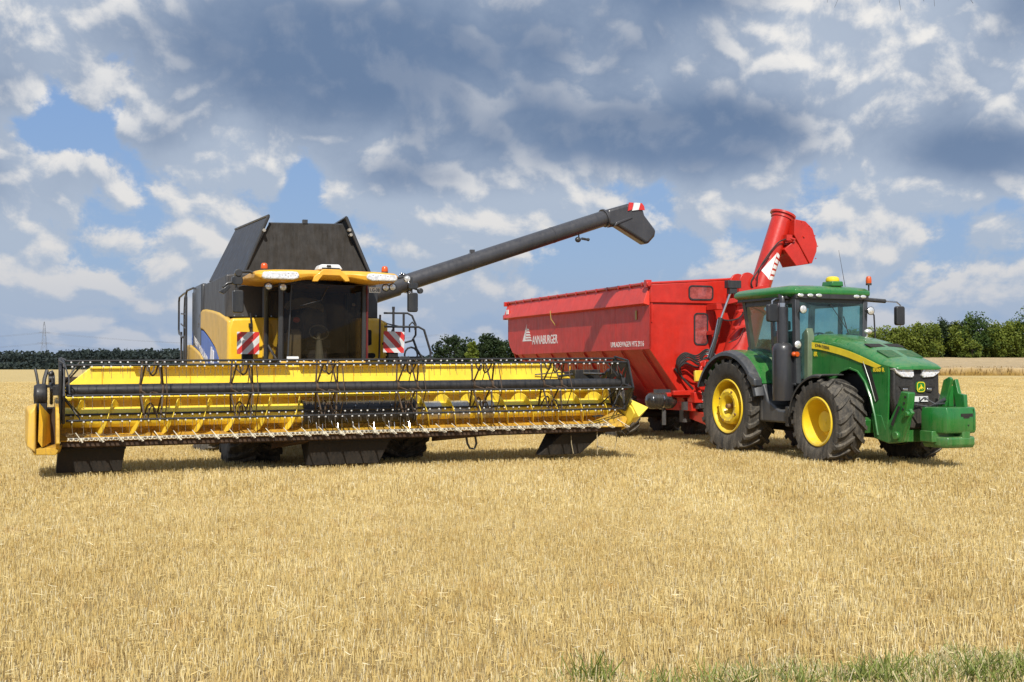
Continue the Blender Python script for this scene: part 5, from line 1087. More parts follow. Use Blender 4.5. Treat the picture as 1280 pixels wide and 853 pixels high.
for x, sg in ((-5.06, -1), (5.06, 1)):
    m = MB()
    R2 = RR+0.035; hexo = [(-R2*cos(radians(a)), R2*sin(radians(a))) for a in ANG]
    for k in range(6):
        p, q_ = hexo[k], hexo[(k+1) % 6]
        m.tube([(x, *p), (x, *q_)], 0.022, 6)
        m.tube([(x, *p), (x+sg*0.02, 0, 0)], 0.026, 6)
        m.tube([(x-sg*0.28, p[0]*0.96, p[1]*0.96), (x, p[0]*0.2, p[1]*0.2)], 0.014, 5)
        mid = ((p[0]+q_[0])/2, (p[1]+q_[1])/2)
        m.add([(x, p[0]*0.93, p[1]*0.93), (x, q_[0]*0.93, q_[1]*0.93), (x+sg*0.01, mid[0]*0.45, mid[1]*0.45)], [(0, 1, 2)])
    m.cyl((x-0.03, 0, 0), (x+0.03, 0, 0), 0.16, 20)
    m.obj('reel_end_star', REELB, rl, fix=False)
m = MB(); m.prism([(-0.52, 0.15), (-0.50, 0.34), (-0.3, 0.5), (0.05, 0.54), (0.10, 0.50), (-0.02, -0.50), (-0.2, -0.54), (-0.3, -0.4)], 'x', -5.13, -5.09); m.obj('reel_end_shield', REELB, rl, bevel=0.01)
# reel arms and drives
for sg in (-1, 1):
    m = MB(); x = sg*5.22
    m.tube([(x, 1.25, 1.55), (x, 0.9, 1.72), (x, 0.5, 1.66), (x, 0.10, 1.49)], [0.05, 0.055, 0.05, 0.045], 8); m.tube([(x, 1.2, 1.25), (x, 0.7, 1.62)], 0.03, 8)
    m.box(min(x, x-sg*0.14), max(x, x-sg*0.14), 0.02, 0.20, 1.41, 1.57)
    m.obj('reel_arm', REELB, HD, bevel=0.006)
m = MB(); m.lathe([(-5.30, 0.0001), (-5.30, 0.17), (-5.34, 0.185), (-5.46, 0.18), (-5.50, 0.15), (-5.51, 0.0001)], 'x', (0, 0.05, 1.42), 28); m.box(-5.50, -5.30, -0.08, 0.2, 1.12, 1.42); m.obj('reel_drive_cover', REELB, HD, bevel=0.02, seg=3)
m = MB(); m.tube([(-5.36, 0.2, 1.5), (-5.34, 0.25, 1.68), (-5.30, 0.3, 1.82)], 0.03, 6); m.tube([(-5.42, 0.3, 1.5), (-5.46, 0.35, 1.75), (-5.48, 0.38, 1.84)], 0.022, 6); m.tube([(-5.22, 0.0, 1.6), (-5.22, 0.1, 1.76), (-5.22, 0.4, 1.80), (-5.2, 0.9, 1.7)], 0.02, 6); m.cyl((-5.27, 0.1, 1.68), (-5.20, 0.1, 1.68), 0.06, 12); m.sphere((-5.24, 0.1, 1.76), 0.05, 6); m.tube([(-5.5, 0.2, 1.55), (-5.1, 0.2, 1.57)], 0.025, 6); m.obj('drive_hoses', HOSE, HD)
m = MB(); m.tube([(-5.14, -0.35, 1.98), (-5.05, -0.42, 1.92), (-4.99, -0.5, 1.7), (-4.98, -0.55, 1.45)], 0.012, 6); m.tube([(-5.1, -0.1, 2.02), (-5.02, -0.25, 1.98)], 0.012, 6); m.obj('reel_guard_wire', GREYP, HD)
m = MB(); m.tube([(4.2, 1.1, 1.62), (4.6, 0.9, 1.68), (5.0, 0.6, 1.66)], 0.03, 8); m.tube([(3.7, 1.12, 1.66), (4.2, 1.05, 1.7), (4.9, 0.95, 1.72)], 0.014, 6); m.box(4.45, 5.0, 0.85, 1.1, 1.50, 1.75); m.obj('reel_lift_gear', REELB, HD, bevel=0.02)
# ================================================================== PLACE
cam = bpy.data.cameras.new('camera'); co_ = bpy.data.objects.new('camera', cam); COL.objects.link(co_)
cam.sensor_width = 36; cam.lens = 36*1500/1280; cam.clip_end = 20000; cam.clip_start = 0.1
co_.location = (0, 0, 1.85); co_.rotation_euler = (pi/2+math.atan2(31.5, 1500), 0, 0)
scene.camera = co_
cam.dof.use_dof = False

SUN_AZ, SUN_EL = radians(2), radians(42.5)      # azimuth from the camera's back, towards the right
sd = Vector((cos(SUN_EL)*sin(SUN_AZ), -cos(SUN_EL)*cos(SUN_AZ), sin(SUN_EL)))
sl = bpy.data.lights.new('sun', 'SUN'); so = bpy.data.objects.new('sun', sl); COL.objects.link(so)
sl.energy = 4.7; sl.angle = radians(0.6); sl.color = (1.0, 0.955, 0.88)
so.rotation_euler = sd.to_track_quat('Z', 'Y').to_euler(); so.location = (0, -20, 40)

# ---- terrain
def tz(x, y):
    s = min(max((x-10)/40, 0), 1); s = s*s*(3-2*s)
    g = 0 if y < 60 else ((min(y, 330)-60)/240)**1.5*2.9
    return s*g
def sstep(a, b, v):
    t = np.clip((v-a)/(b-a), 0, 1); return t*t*(3-2*t)
def tz_np(x, y):
    s = sstep(10, 50, x); g = np.where(y < 60, 0, (np.clip(y, 60, 330)-60)/240)**1.5*2.9
    return s*g
ysg = np.concatenate([np.arange(-30, 60, 6), np.arange(60, 340, 10), np.geomspace(340, 9000, 26)])
xsg = np.concatenate([-np.geomspace(9000, 60, 18), np.arange(-50, 120, 8), np.geomspace(125, 9000, 22)])
XX, YY = np.meshgrid(xsg, ysg); ZZ = tz_np(XX, YY)
vs = np.stack([XX, YY, ZZ], -1).reshape(-1, 3); nx, ny = len(xsg), len(ysg)
me = bpy.data.meshes.new('field_ground'); me.from_pydata(vs.tolist(), [], [(j*nx+i, j*nx+i+1, (j+1)*nx+i+1, (j+1)*nx+i) for j in range(ny-1) for i in range(nx-1)])
me.polygons.foreach_set('use_smooth', [True]*len(me.polygons))
ground = bpy.data.objects.new('field_ground', me); COL.objects.link(ground); ground['kind'] = 'structure'

def field_color(nt, pos):
    """large soft patches and faint tramlines shared by soil and stubble"""
    n1 = N(nt, 'ShaderNodeTexNoise', i_Scale=0.09, i_Detail=3.0, i_Roughness=0.55); L(nt, pos, n1.inputs['Vector'])
    mp = N(nt, 'ShaderNodeMapping'); mp.inputs['Rotation'].default_value = (0, 0, radians(-22)); mp.inputs['Scale'].default_value = (0.55, 0.03, 1); L(nt, pos, mp.inputs['Vector'])
    n2 = N(nt, 'ShaderNodeTexNoise', i_Scale=1.0, i_Detail=3.0, i_Roughness=0.6); L(nt, mp.outputs[0], n2.inputs['Vector'])
    n3 = N(nt, 'ShaderNodeTexNoise', i_Scale=0.9, i_Detail=4.0, i_Roughness=0.6); L(nt, pos, n3.inputs['Vector'])
    s = math_n(nt, 'ADD', math_n(nt, 'MULTIPLY', n1.outputs[0], 0.33), math_n(nt, 'ADD', math_n(nt, 'MULTIPLY', n2.outputs[0], 0.32), math_n(nt, 'MULTIPLY', n3.outputs[0], 0.35)))
    return map_range(nt, s, 0.38, 0.62)

m_, nt, out = new_mat('stubble_soil')
p = N(nt, 'ShaderNodeBsdfPrincipled', i_Roughness=0.95); p.inputs['Specular IOR Level'].default_value = 0.1
geo = N(nt, 'ShaderNodeNewGeometry'); pos = geo.outputs['Position']
fc_ = field_color(nt, pos)
far = N(nt, 'ShaderNodeSeparateXYZ'); L(nt, pos, far.inputs[0])
nA = N(nt, 'ShaderNodeTexNoise', i_Scale=26.0, i_Detail=8.0, i_Roughness=0.75); L(nt, pos, nA.inputs['Vector'])
mp = N(nt, 'ShaderNodeMapping'); mp.inputs['Scale'].default_value = (1.6, 0.45, 1); L(nt, pos, mp.inputs['Vector'])
nB = N(nt, 'ShaderNodeTexNoise', i_Scale=5.0, i_Detail=9.0, i_Roughness=0.8); L(nt, mp.outputs[0], nB.inputs['Vector'])
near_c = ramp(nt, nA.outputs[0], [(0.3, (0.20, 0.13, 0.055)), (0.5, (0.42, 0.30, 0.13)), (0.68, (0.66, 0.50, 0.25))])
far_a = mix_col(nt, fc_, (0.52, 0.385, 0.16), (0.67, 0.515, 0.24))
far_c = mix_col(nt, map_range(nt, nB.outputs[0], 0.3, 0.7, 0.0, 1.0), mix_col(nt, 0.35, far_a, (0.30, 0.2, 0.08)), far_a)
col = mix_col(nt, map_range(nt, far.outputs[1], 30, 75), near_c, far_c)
L(nt, col, p.inputs['Base Color'])
b = N(nt, 'ShaderNodeBump', i_Strength=0.8, i_Distance=0.05); L(nt, nA.outputs[0], b.inputs['Height']); L(nt, b.outputs[0], p.inputs['Normal'])
L(nt, p.outputs[0], out.inputs[0]); me.materials.append(m_)

# ---- stubble straw: tiles of upright cut stalks and loose straw, scattered over the near field
m_, nt, out = new_mat('straw')
p = N(nt, 'ShaderNodeBsdfPrincipled', i_Roughness=0.55); p.inputs['Specular IOR Level'].default_value = 0.35
geo = N(nt, 'ShaderNodeNewGeometry'); at = N(nt, 'ShaderNodeAttribute', attribute_name='tone')
fc_ = field_color(nt, geo.outputs['Position'])
c = ramp(nt, at.outputs['Fac'], [(0.0, (0.24, 0.15, 0.05)), (0.25, (0.54, 0.40, 0.15)), (0.6, (0.78, 0.61, 0.26)), (0.85, (0.87, 0.74, 0.40)), (1.0, (0.93, 0.86, 0.62))])
c = mix_col(nt, 1.0, c, mix_col(nt, fc_, (0.78, 0.72, 0.60), (1.0, 1.0, 1.0)), 'MULTIPLY')
ncl = N(nt, 'ShaderNodeTexNoise', i_Scale=3.2, i_Detail=3.0, i_Roughness=0.6); L(nt, geo.outputs['Position'], ncl.inputs['Vector'])
c = mix_col(nt, map_range(nt, ncl.outputs[0], 0.56, 0.72, 0.0, 0.55), c, mix_col(nt, 1.0, c, (0.80, 0.62, 0.45), 'MULTIPLY'))
L(nt, c, p.inputs['Base Color'])
tr = N(nt, 'ShaderNodeBsdfTranslucent'); L(nt, c, tr.inputs[0]); ms = N(nt, 'ShaderNodeMixShader', i_0=0.18); L(nt, p.outputs[0], ms.inputs[1]); L(nt, tr.outputs[0], ms.inputs[2]); L(nt, ms.outputs[0], out.inputs[0])
STRAW = m_

def blades_mesh(name, base, direction, length, width, tone, mat, bend=None):
    """numpy batch of thin three-cornered-ish ribbons (two quads crossing none): base (n,3), direction (n,3) unit"""
    n = len(base)
    side = np.cross(direction, rng.normal(size=(n, 3))); side /= np.linalg.norm(side, axis=1)[:, None]
    w = width[:, None]*0.5
    mid = base+direction*(length*0.55)[:, None]
    tipdir = direction if bend is None else direction+bend
    tipdir = tipdir/np.linalg.norm(tipdir, axis=1)[:, None]
    tip = mid+tipdir*(length*0.45)[:, None]
    v = np.stack([base-side*w, base+side*w, mid+side*w, mid-side*w, tip+side*w*0.7, tip-side*w*0.7], 1).reshape(-1, 3)
    idx = (np.arange(n)*6)[:, None]
    f = np.concatenate([idx+np.array([[0, 1, 2, 3]]), idx+np.array([[3, 2, 4, 5]])], 1).reshape(-1)
    me = bpy.data.meshes.new(name); me.vertices.add(len(v)); me.vertices.foreach_set('co', v.ravel())
    nf = 2*n; me.loops.add(nf*4); me.loops.foreach_set('vertex_index', f); me.polygons.add(nf); me.polygons.foreach_set('loop_start', np.arange(nf)*4); me.polygons.foreach_set('loop_total', np.full(nf, 4))
    a = me.attributes.new('tone', 'FLOAT', 'POINT'); a.data.foreach_set('value', np.repeat(tone, 6))
    me.update(calc_edges=True); me.validate(); me.materials.append(mat)
    return me

def straw_tile(name, n_up, n_lie, hmin, hmax, wd, size=1.0):
    # upright stalks in loose drill rows
    k = n_up; 
    x = rng.uniform(-size/2, size/2, k); y = rng.uniform(-size/2, size/2, k)
    base = np.stack([x, y, np.full(k, -0.01)], 1); d = np.stack([rng.normal(0, 0.13, k), rng.normal(0, 0.13, k), np.ones(k)], 1)
    ln = rng.uniform(hmin, hmax, k); tone = np.clip(rng.normal(0.62, 0.22, k), 0, 1)
    # lying straws
    q = n_lie; bx = rng.uniform(-size/2, size/2, (q, 2)); a = rng.uniform(0, 2*pi, q); zz = rng.uniform(0.0, hmax*0.75, q)
    base2 = np.stack([bx[:, 0], bx[:, 1], zz], 1); d2 = np.stack([np.cos(a), np.sin(a), rng.normal(0, 0.25, q)], 1)
    l2 = rng.uniform(0.02, 0.085, q)*(1 if size < 2 else 1.3); t2 = np.clip(rng.normal(0.62, 0.22, q), 0, 1)
    B = np.concatenate([base, base2]); D = np.concatenate([d, d2]); D /= np.linalg.norm(D, axis=1)[:, None]
    LN = np.concatenate([ln, l2]); W = np.concatenate([rng.uniform(0.7, 1.3, k)*wd, rng.uniform(0.6, 1.4, q)*wd]); T = np.concatenate([tone, t2])
    return blades_mesh(name, B, D, LN, W, T, STRAW, bend=rng.normal(0, 0.12, (len(B), 3)))

def scatter(name, pts, meshes, kind_props, rot=True, scales=(0.9, 1.15)):
    """points carrying instances of a few source meshes through geometry nodes: one stuff object"""
    src = bpy.data.collections.new(name+'_sources')
    for i, q in enumerate(meshes):
        o = bpy.data.objects.new(name+'_source', q); src.objects.link(o)
    pm = bpy.data.meshes.new(name); pm.vertices.add(len(pts)); pm.vertices.foreach_set('co', np.asarray(pts, dtype=float).ravel())
    o = bpy.data.objects.new(name, pm); COL.objects.link(o)
    for k, v in kind_props.items(): o[k] = v
    g = bpy.data.node_groups.new(name+'_scatter', 'GeometryNodeTree')
    g.interface.new_socket('Geometry', in_out='INPUT', socket_type='NodeSocketGeometry'); g.interface.new_socket('Geometry', in_out='OUTPUT', socket_type='NodeSocketGeometry')
    gi = g.nodes.new('NodeGroupInput'); go = g.nodes.new('NodeGroupOutput')
    ins = g.nodes.new('GeometryNodeInstanceOnPoints'); ci = g.nodes.new('GeometryNodeCollectionInfo'); ci.inputs[0].default_value = src
    ci.inputs['Separate Children'].default_value = True; ci.inputs['Reset Children'].default_value = True
    g.links.new(gi.outputs[0], ins.inputs['Points']); g.links.new(ci.outputs[0], ins.inputs['Instance']); ins.inputs['Pick Instance'].default_value = True
    rv_ = g.nodes.new('FunctionNodeRandomValue'); rv_.data_type = 'INT'; rv_.inputs['Min'].default_value = 0; rv_.inputs['Max'].default_value = len(meshes)-1
    g.links.new([s for s in rv_.outputs if s.type == 'INT'][0], ins.inputs['Instance Index'])
    r2 = g.nodes.new('FunctionNodeRandomValue'); r2.data_type = 'INT'; r2.inputs['Seed'].default_value = 5
    for s in r2.inputs:
        if s.name == 'Min' and s.type == 'INT': s.default_value = 0
        if s.name == 'Max' and s.type == 'INT': s.default_value = 3
    for s in rv_.inputs:
        if s.name == 'Min' and s.type == 'INT': s.default_value = 0
        if s.name == 'Max' and s.type == 'INT': s.default_value = len(meshes)-1
    mul = g.nodes.new('ShaderNodeMath'); mul.operation = 'MULTIPLY'; mul.inputs[1].default_value = pi/2 if rot else pi
    g.links.new([s for s in r2.outputs if s.type == 'INT'][0], mul.inputs[0])
    cx = g.nodes.new('ShaderNodeCombineXYZ'); g.links.new(mul.outputs[0], cx.inputs[2]); g.links.new(cx.outputs[0], ins.inputs['Rotation'])
    r3 = g.nodes.new('FunctionNodeRandomValue'); r3.data_type = 'FLOAT'; r3.inputs['Seed'].default_value = 9
    fl = [s for s in r3.inputs if s.type == 'VALUE']; 
    for s in fl:
        if s.name == 'Min': s.default_value = scales[0]
        if s.name == 'Max': s.default_value = scales[1]
    g.links.new([s for s in r3.outputs if s.type == 'VALUE'][0], ins.inputs['Scale'])
    g.links.new(ins.outputs[0], go.inputs[0])
    md = o.modifiers.new('scatter', 'NODES'); md.node_group = g
    return o

# near tiles are 1 m, middle ones 1.5 m with coarser stalks, far ones 3 m
near_t = [straw_tile('straw_tile', 1700, 200, 0.045, 0.105, 0.0044) for _ in range(6)]
mid_t = [straw_tile('straw_tile', 1500, 200, 0.06, 0.12, 0.0075, 1.5) for _ in range(5)]
far_t = [straw_tile('straw_tile', 1000, 250, 0.09, 0.16, 0.018, 3.0) for _ in range(4)]
def grid_pts(y0, y1, step):
    P_ = []
    y = y0
    while y < y1:
        hw = y*0.46+2.5; x = -hw
        while x < hw:
            px_, py_ = x+random.uniform(-.05, .05)*step, y+random.uniform(-.05, .05)*step
            P_.append((px_, py_, tz(px_, py_)))
            x += step*0.93
        y += step*0.93
    return P_
scatter('stubble', grid_pts(4.5, 16, 1.0), near_t, dict(kind='stuff', label='pale golden cut cereal stubble in the foreground of the field', category='stubble'))
scatter('stubble', grid_pts(16, 46, 1.5), mid_t, dict(kind='stuff', label='pale golden stubble under and around the machines', category='stubble'))
scatter('stubble', grid_pts(46, 135, 3.0), far_t, dict(kind='stuff', label='distant smooth stubble behind the machines', category='stubble'))

# ---- uncut crop on the rise to the right
m_, nt, out = new_mat('standing_wheat')
p = N(nt, 'ShaderNodeBsdfPrincipled', i_Roughness=0.9); geo = N(nt, 'ShaderNodeNewGeometry'); pos = geo.outputs['Position']
mp = N(nt, 'ShaderNodeMapping'); mp.inputs['Scale'].default_value = (3, 3, 0.5); L(nt, pos, mp.inputs['Vector'])
n1 = N(nt, 'ShaderNodeTexNoise', i_Scale=1.2, i_Detail=6.0, i_Roughness=0.8); L(nt, mp.outputs[0], n1.inputs['Vector'])
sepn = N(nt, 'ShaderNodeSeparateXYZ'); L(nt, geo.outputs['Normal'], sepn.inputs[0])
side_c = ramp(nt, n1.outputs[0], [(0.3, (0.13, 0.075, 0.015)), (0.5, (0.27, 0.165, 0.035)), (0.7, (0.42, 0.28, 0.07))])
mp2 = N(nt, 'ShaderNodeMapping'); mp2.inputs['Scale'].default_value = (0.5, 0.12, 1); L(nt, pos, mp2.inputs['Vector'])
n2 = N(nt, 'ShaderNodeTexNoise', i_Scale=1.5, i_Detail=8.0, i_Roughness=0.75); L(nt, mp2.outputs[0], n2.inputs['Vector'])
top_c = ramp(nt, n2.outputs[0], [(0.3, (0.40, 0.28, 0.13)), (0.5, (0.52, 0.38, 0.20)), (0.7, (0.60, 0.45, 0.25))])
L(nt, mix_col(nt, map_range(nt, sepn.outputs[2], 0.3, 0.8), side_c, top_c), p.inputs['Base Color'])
b = N(nt, 'ShaderNodeBump', i_Strength=0.8, i_Distance=0.3); L(nt, n1.outputs[0], b.inputs['Height']); L(nt, b.outputs[0], p.inputs['Normal'])
L(nt, p.outputs[0], out.inputs[0]); WHEAT = m_
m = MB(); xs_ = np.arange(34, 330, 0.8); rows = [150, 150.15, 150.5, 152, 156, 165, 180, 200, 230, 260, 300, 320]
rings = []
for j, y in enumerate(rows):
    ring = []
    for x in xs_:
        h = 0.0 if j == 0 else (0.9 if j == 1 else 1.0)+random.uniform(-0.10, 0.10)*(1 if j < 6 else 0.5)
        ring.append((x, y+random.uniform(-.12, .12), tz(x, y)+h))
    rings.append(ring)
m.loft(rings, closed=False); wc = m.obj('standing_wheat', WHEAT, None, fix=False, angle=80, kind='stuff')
# loose ears sticking up along the crop edge
n = 9000; bx = rng.uniform(34, 110, n); by = rng.uniform(149.7, 156, n)
base = np.stack([bx, by, tz_np(bx, by)+rng.uniform(0.0, 0.7, n)], 1); d = np.stack([rng.normal(0, .2, n), rng.normal(0, .2, n), np.ones(n)], 1); d /= np.linalg.norm(d, axis=1)[:, None]
em = blades_mesh('wheat_edge', base, d, rng.uniform(0.3, 0.55, n), np.full(n, 0.06), np.clip(rng.normal(0.0, 0.09, n), 0, 1), STRAW)
eo = bpy.data.objects.new('wheat_edge', em); COL.objects.link(eo); eo['kind'] = 'stuff'

# ---- green grass along the bottom right of the frame
m_, nt, out = new_mat('verge_grass')
p = N(nt, 'ShaderNodeBsdfPrincipled', i_Roughness=0.6); at = N(nt, 'ShaderNodeAttribute', attribute_name='tone')
c = ramp(nt, at.outputs['Fac'], [(0.0, (0.08, 0.115, 0.012)), (0.35, (0.20, 0.25, 0.035)), (0.6, (0.34, 0.38, 0.12)), (0.75, (0.58, 0.50, 0.25)), (1.0, (0.80, 0.68, 0.44))])
L(nt, c, p.inputs['Base Color']); tr = N(nt, 'ShaderNodeBsdfTranslucent'); L(nt, c, tr.inputs[0]); ms = N(nt, 'ShaderNodeMixShader', i_0=0.25); L(nt, p.outputs[0], ms.inputs[1]); L(nt, tr.outputs[0], ms.inputs[2]); L(nt, ms.outputs[0], out.inputs[0])
VERGE = m_
def verge(name, n, fx, fy, hmin, hmax, tm, ts, w=0.007, label=''):
    bx, by = fx(n), fy(n)
    base = np.stack([bx, by, np.full(n, -0.01)], 1); d = np.stack([rng.normal(0, .32, n), rng.normal(0, .32, n), np.ones(n)], 1); d /= np.linalg.norm(d, axis=1)[:, None]
    me = blades_mesh(name, base, d, rng.uniform(hmin, hmax, n), np.full(n, w)*rng.uniform(.6, 1.4, n), np.clip(rng.normal(tm, ts, n), 0, 1), VERGE, bend=rng.normal(0, 0.5, (n, 3))*np.array([1, 1, 0.3]))
    o = bpy.data.objects.new(name, me); COL.objects.link(o); o['kind'] = 'stuff'; o['label'] = label; o['category'] = 'grass'
# short mixed green and straw-coloured growth in a band that widens to the right
def band_y(bx, spread):
    edge = 6.95+np.clip((bx-0.4)/3.0, 0, 1)*0.75+0.12*np.sin(bx*5.1)+0.08*np.sin(bx*11.7)
    return edge-np.abs(rng.normal(0, spread, len(bx)))
gx = rng.uniform(-0.4, 4.2, 60000); keep = rng.random(60000) < np.clip((gx+0.4)/3.2, 0.05, 1); gx = gx[keep][:12000]
verge('grass', len(gx), lambda n: gx, lambda n: band_y(gx, 0.55), 0.03, 0.12, 0.72, 0.22, 0.006, 'short mixed green and dry grass at the lower right edge of the field')
cx_, cy_ = [], []
for k in range(34):
    a = random.random(); X_ = 0.2+3.7*a**0.6; Y_ = 6.75+0.55*a+random.uniform(-.25, .15)
    if k == 0: X_, Y_ = 0.42, 6.95
    if k == 1: X_, Y_ = 0.50, 7.0
    q = int(random.uniform(20, 60)); cx_ += list(np.random.default_rng(k).normal(X_, 0.05, q)); cy_ += list(np.random.default_rng(k+90).normal(Y_, 0.04, q))
cx_, cy_ = np.array(cx_), np.array(cy_)
verge('grass', len(cx_), lambda n: cx_, lambda n: cy_, 0.08, 0.24, 0.38, 0.25, 0.0065, 'tufts of taller green grass blades at the lower right edge')

# ---- twigs hanging into the top of the frame from a branch just above it
tw = root('hanging_twigs', 'thin bare twigs drooping into the top of the sky above the tractor', 'twigs', (1.29, 4.0, 3.22), 0)
m = MB(); m.tube([(-0.45, 0.1, 0.12), (-0.1, 0, 0.06), (0.2, -0.02, 0.05), (0.5, 0.05, 0.12)], 0.006, 5, r2=0.003); m.obj('branch', BLACKP, tw)
rt = random.Random(3)
for i in range(9):
    x0 = -0.22+i*0.055; l = rt.uniform(0.20, 0.245); m = MB(); m.tube([(x0, 0, 0.06), (x0+rt.uniform(-.03, .03), 0.01, 0.06-l*0.5), (x0+rt.uniform(-.05, .05), 0.0, 0.06-l)], 0.0012, 4, r2=0.0006); m.obj('twig', BLACKP, tw)
# ---- trees
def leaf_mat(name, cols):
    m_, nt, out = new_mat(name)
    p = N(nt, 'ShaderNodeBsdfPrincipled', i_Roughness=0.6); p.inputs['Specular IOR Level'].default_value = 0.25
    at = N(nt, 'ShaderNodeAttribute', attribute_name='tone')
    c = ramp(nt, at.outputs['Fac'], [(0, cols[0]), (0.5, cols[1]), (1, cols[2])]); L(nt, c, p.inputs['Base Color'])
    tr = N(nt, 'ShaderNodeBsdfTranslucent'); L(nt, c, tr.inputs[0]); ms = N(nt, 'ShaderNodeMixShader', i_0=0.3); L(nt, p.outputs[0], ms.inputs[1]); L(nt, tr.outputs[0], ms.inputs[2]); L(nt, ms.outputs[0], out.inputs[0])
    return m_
LIGHTLEAF = leaf_mat('leaves_light', [(0.04, 0.065, 0.010), (0.13, 0.17, 0.025), (0.22, 0.26, 0.04)])
MIDLEAF = leaf_mat('leaves_mid', [(0.015, 0.035, 0.008), (0.045, 0.085, 0.02), (0.09, 0.14, 0.03)])
DARKLEAF = leaf_mat('leaves_dark', [(0.01, 0.02, 0.008), (0.025, 0.045, 0.016), (0.05, 0.075, 0.024)])
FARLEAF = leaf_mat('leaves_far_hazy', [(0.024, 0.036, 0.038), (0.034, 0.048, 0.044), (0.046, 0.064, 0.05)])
BARK = paint('bark', (0.06, 0.045, 0.03), rough=0.9, coat=0, dust=0, scale=3, var=0.3)
def leaf_quads(C_, S_, T_, mat, name):
    n = len(C_); a = rng.normal(size=(n, 3)); a /= np.linalg.norm(a, axis=1)[:, None]
    b_ = np.cross(a, rng.normal(size=(n, 3))); b_ /= np.linalg.norm(b_, axis=1)[:, None]
    s = S_[:, None]*0.5
    v = np.stack([C_-a*s-b_*s*0.7, C_+a*s*0.9-b_*s*0.5, C_+a*s+b_*s*0.8, C_-a*s*0.8+b_*s], 1).reshape(-1, 3)
    me = bpy.data.meshes.new(name); me.vertices.add(4*n); me.vertices.foreach_set('co', v.ravel()); me.loops.add(4*n); me.loops.foreach_set('vertex_index', np.arange(4*n)); me.polygons.add(n); me.polygons.foreach_set('loop_start', np.arange(n)*4); me.polygons.foreach_set('loop_total', np.full(n, 4))
    at = me.attributes.new('tone', 'FLOAT', 'POINT'); at.data.foreach_set('value', np.repeat(np.clip(T_, 0, 1), 4)); me.update(calc_edges=True); me.materials.append(mat)
    return me
def crown_points(w, d, h0, h1, nclump, nleaf, low=0.0, spiky=0.0):
    """leaf positions in clumps spread through an uneven crown"""
    C_, T_ = [], []
    for k in range(nclump):
        u = rng.normal(size=3); u /= np.linalg.norm(u); r = rng.uniform(0.35, 1.0)**0.6
        c = np.array([u[0]*w/2*r, u[1]*d/2*r, (h0+h1)/2+u[2]*(h1-h0)/2*r])
        rad = rng.uniform(0.10, 0.22)*min(w, h1-h0)
        q = int(nleaf*rng.uniform(0.5, 1.5))
        pts = rng.normal(size=(q, 3)); pts /= np.linalg.norm(pts, axis=1)[:, None]; pts *= (rad*rng.random(q)**0.4)[:, None]
        pts[:, 2] *= 1.0+spiky
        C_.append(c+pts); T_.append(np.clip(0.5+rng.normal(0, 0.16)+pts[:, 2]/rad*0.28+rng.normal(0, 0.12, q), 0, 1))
    return np.concatenate(C_), np.concatenate(T_)
def tree(name, label, x, y, w, h, mat, trunk=0.25, nclump=34, nleaf=70, leaf=0.35, h0=None, group=None, spiky=0.0):
    z0 = tz(x, y); h0 = h*0.12 if h0 is None else h0
    t = root(name, label, 'tree', (x, y, z0), random.uniform(0, 6), group)
    m = MB(); r = 0.02*h+0.08
    m.tube([(0, 0, -0.2), (0.05, 0.02, h*0.25), (0.02*h, -0.01*h, h*0.55), (0.0, 0.02*h, h*0.85)], [r, r*0.8, r*0.5, r*0.15], 8)
    for k in range(7):
        a = k*2.4; z = h*(0.22+0.08*k); l = w*0.36
        m.tube([(0, 0, z), (l*0.5*cos(a), l*0.5*sin(a), z+h*0.08), (l*cos(a), l*sin(a), z+h*0.16)], [r*0.4, r*0.25, r*0.08], 5)
    m.obj('trunk', BARK, t)
    C_, T_ = crown_points(w, w*0.9, h0, h, nclump, nleaf, spiky=spiky)
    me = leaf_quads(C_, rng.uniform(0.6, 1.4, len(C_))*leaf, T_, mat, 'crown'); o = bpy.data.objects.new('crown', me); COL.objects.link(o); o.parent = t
    return t
def at_px(px, y): return (px-640)/1500*y
# hedge of trees on the right: (px centre, width px, top y px, material, kind, label)
HT = [
 (1060, 44, 414, LIGHTLEAF, 'yellow-green broadleaf tree seen just behind the tractor cab, mostly hidden'),
 (1100, 40, 411, LIGHTLEAF, 'low yellow-green tree above the rear of the tractor hood, beside the hood lamp'),
 (1128, 34, 406, LIGHTLEAF, 'yellow-green tree rising over the middle of the green hood'),
 (1156, 34, 405, LIGHTLEAF, 'light green tree directly above the hood vents, left of the dark tree'),
 (1183, 30, 401, DARKLEAF, 'dark green tree above the tractor nose between two lighter trees'),
 (1201, 26, 408, LIGHTLEAF, 'slender light green tree just right of the dark tree over the tractor nose'),
 (1223, 36, 397, MIDLEAF, 'tallest mid green tree of the row, standing above the front weight'),
 (1243, 26, 410, LIGHTLEAF, 'low light green tree in the dip between two taller trees near the right edge'),
 (1262, 28, 404, LIGHTLEAF, 'light green tree between the tallest mid green tree and the end of the row'),
 (1284, 40, 393, MIDLEAF, 'tall mid green tree closing the hedgerow at far right, its crown cut off'),
 (1316, 40, 398, LIGHTLEAF, 'light green tree beyond the right edge')]
for i, (px, wp, top, mt, lab) in enumerate(HT[:-1]+[]):
    y = 312+random.uniform(-5, 5); x = at_px(px, y); h = 1.85+(458-top)*y/1500-tz(x, y)
    tree('broadleaf_tree', lab, x, y, wp*y/1500*1.45, h, mt, nclump=62, nleaf=110, leaf=0.36, h0=0.8, group='trees in the hedgerow on the right', spiky=0.35)
tree('bush', 'small bright green bush at the foot of the tallest tree in the right-hand row', at_px(1215, 303), 303, 4.6, 5.6, LIGHTLEAF, nclump=18, nleaf=70, leaf=0.35, h0=0.3)
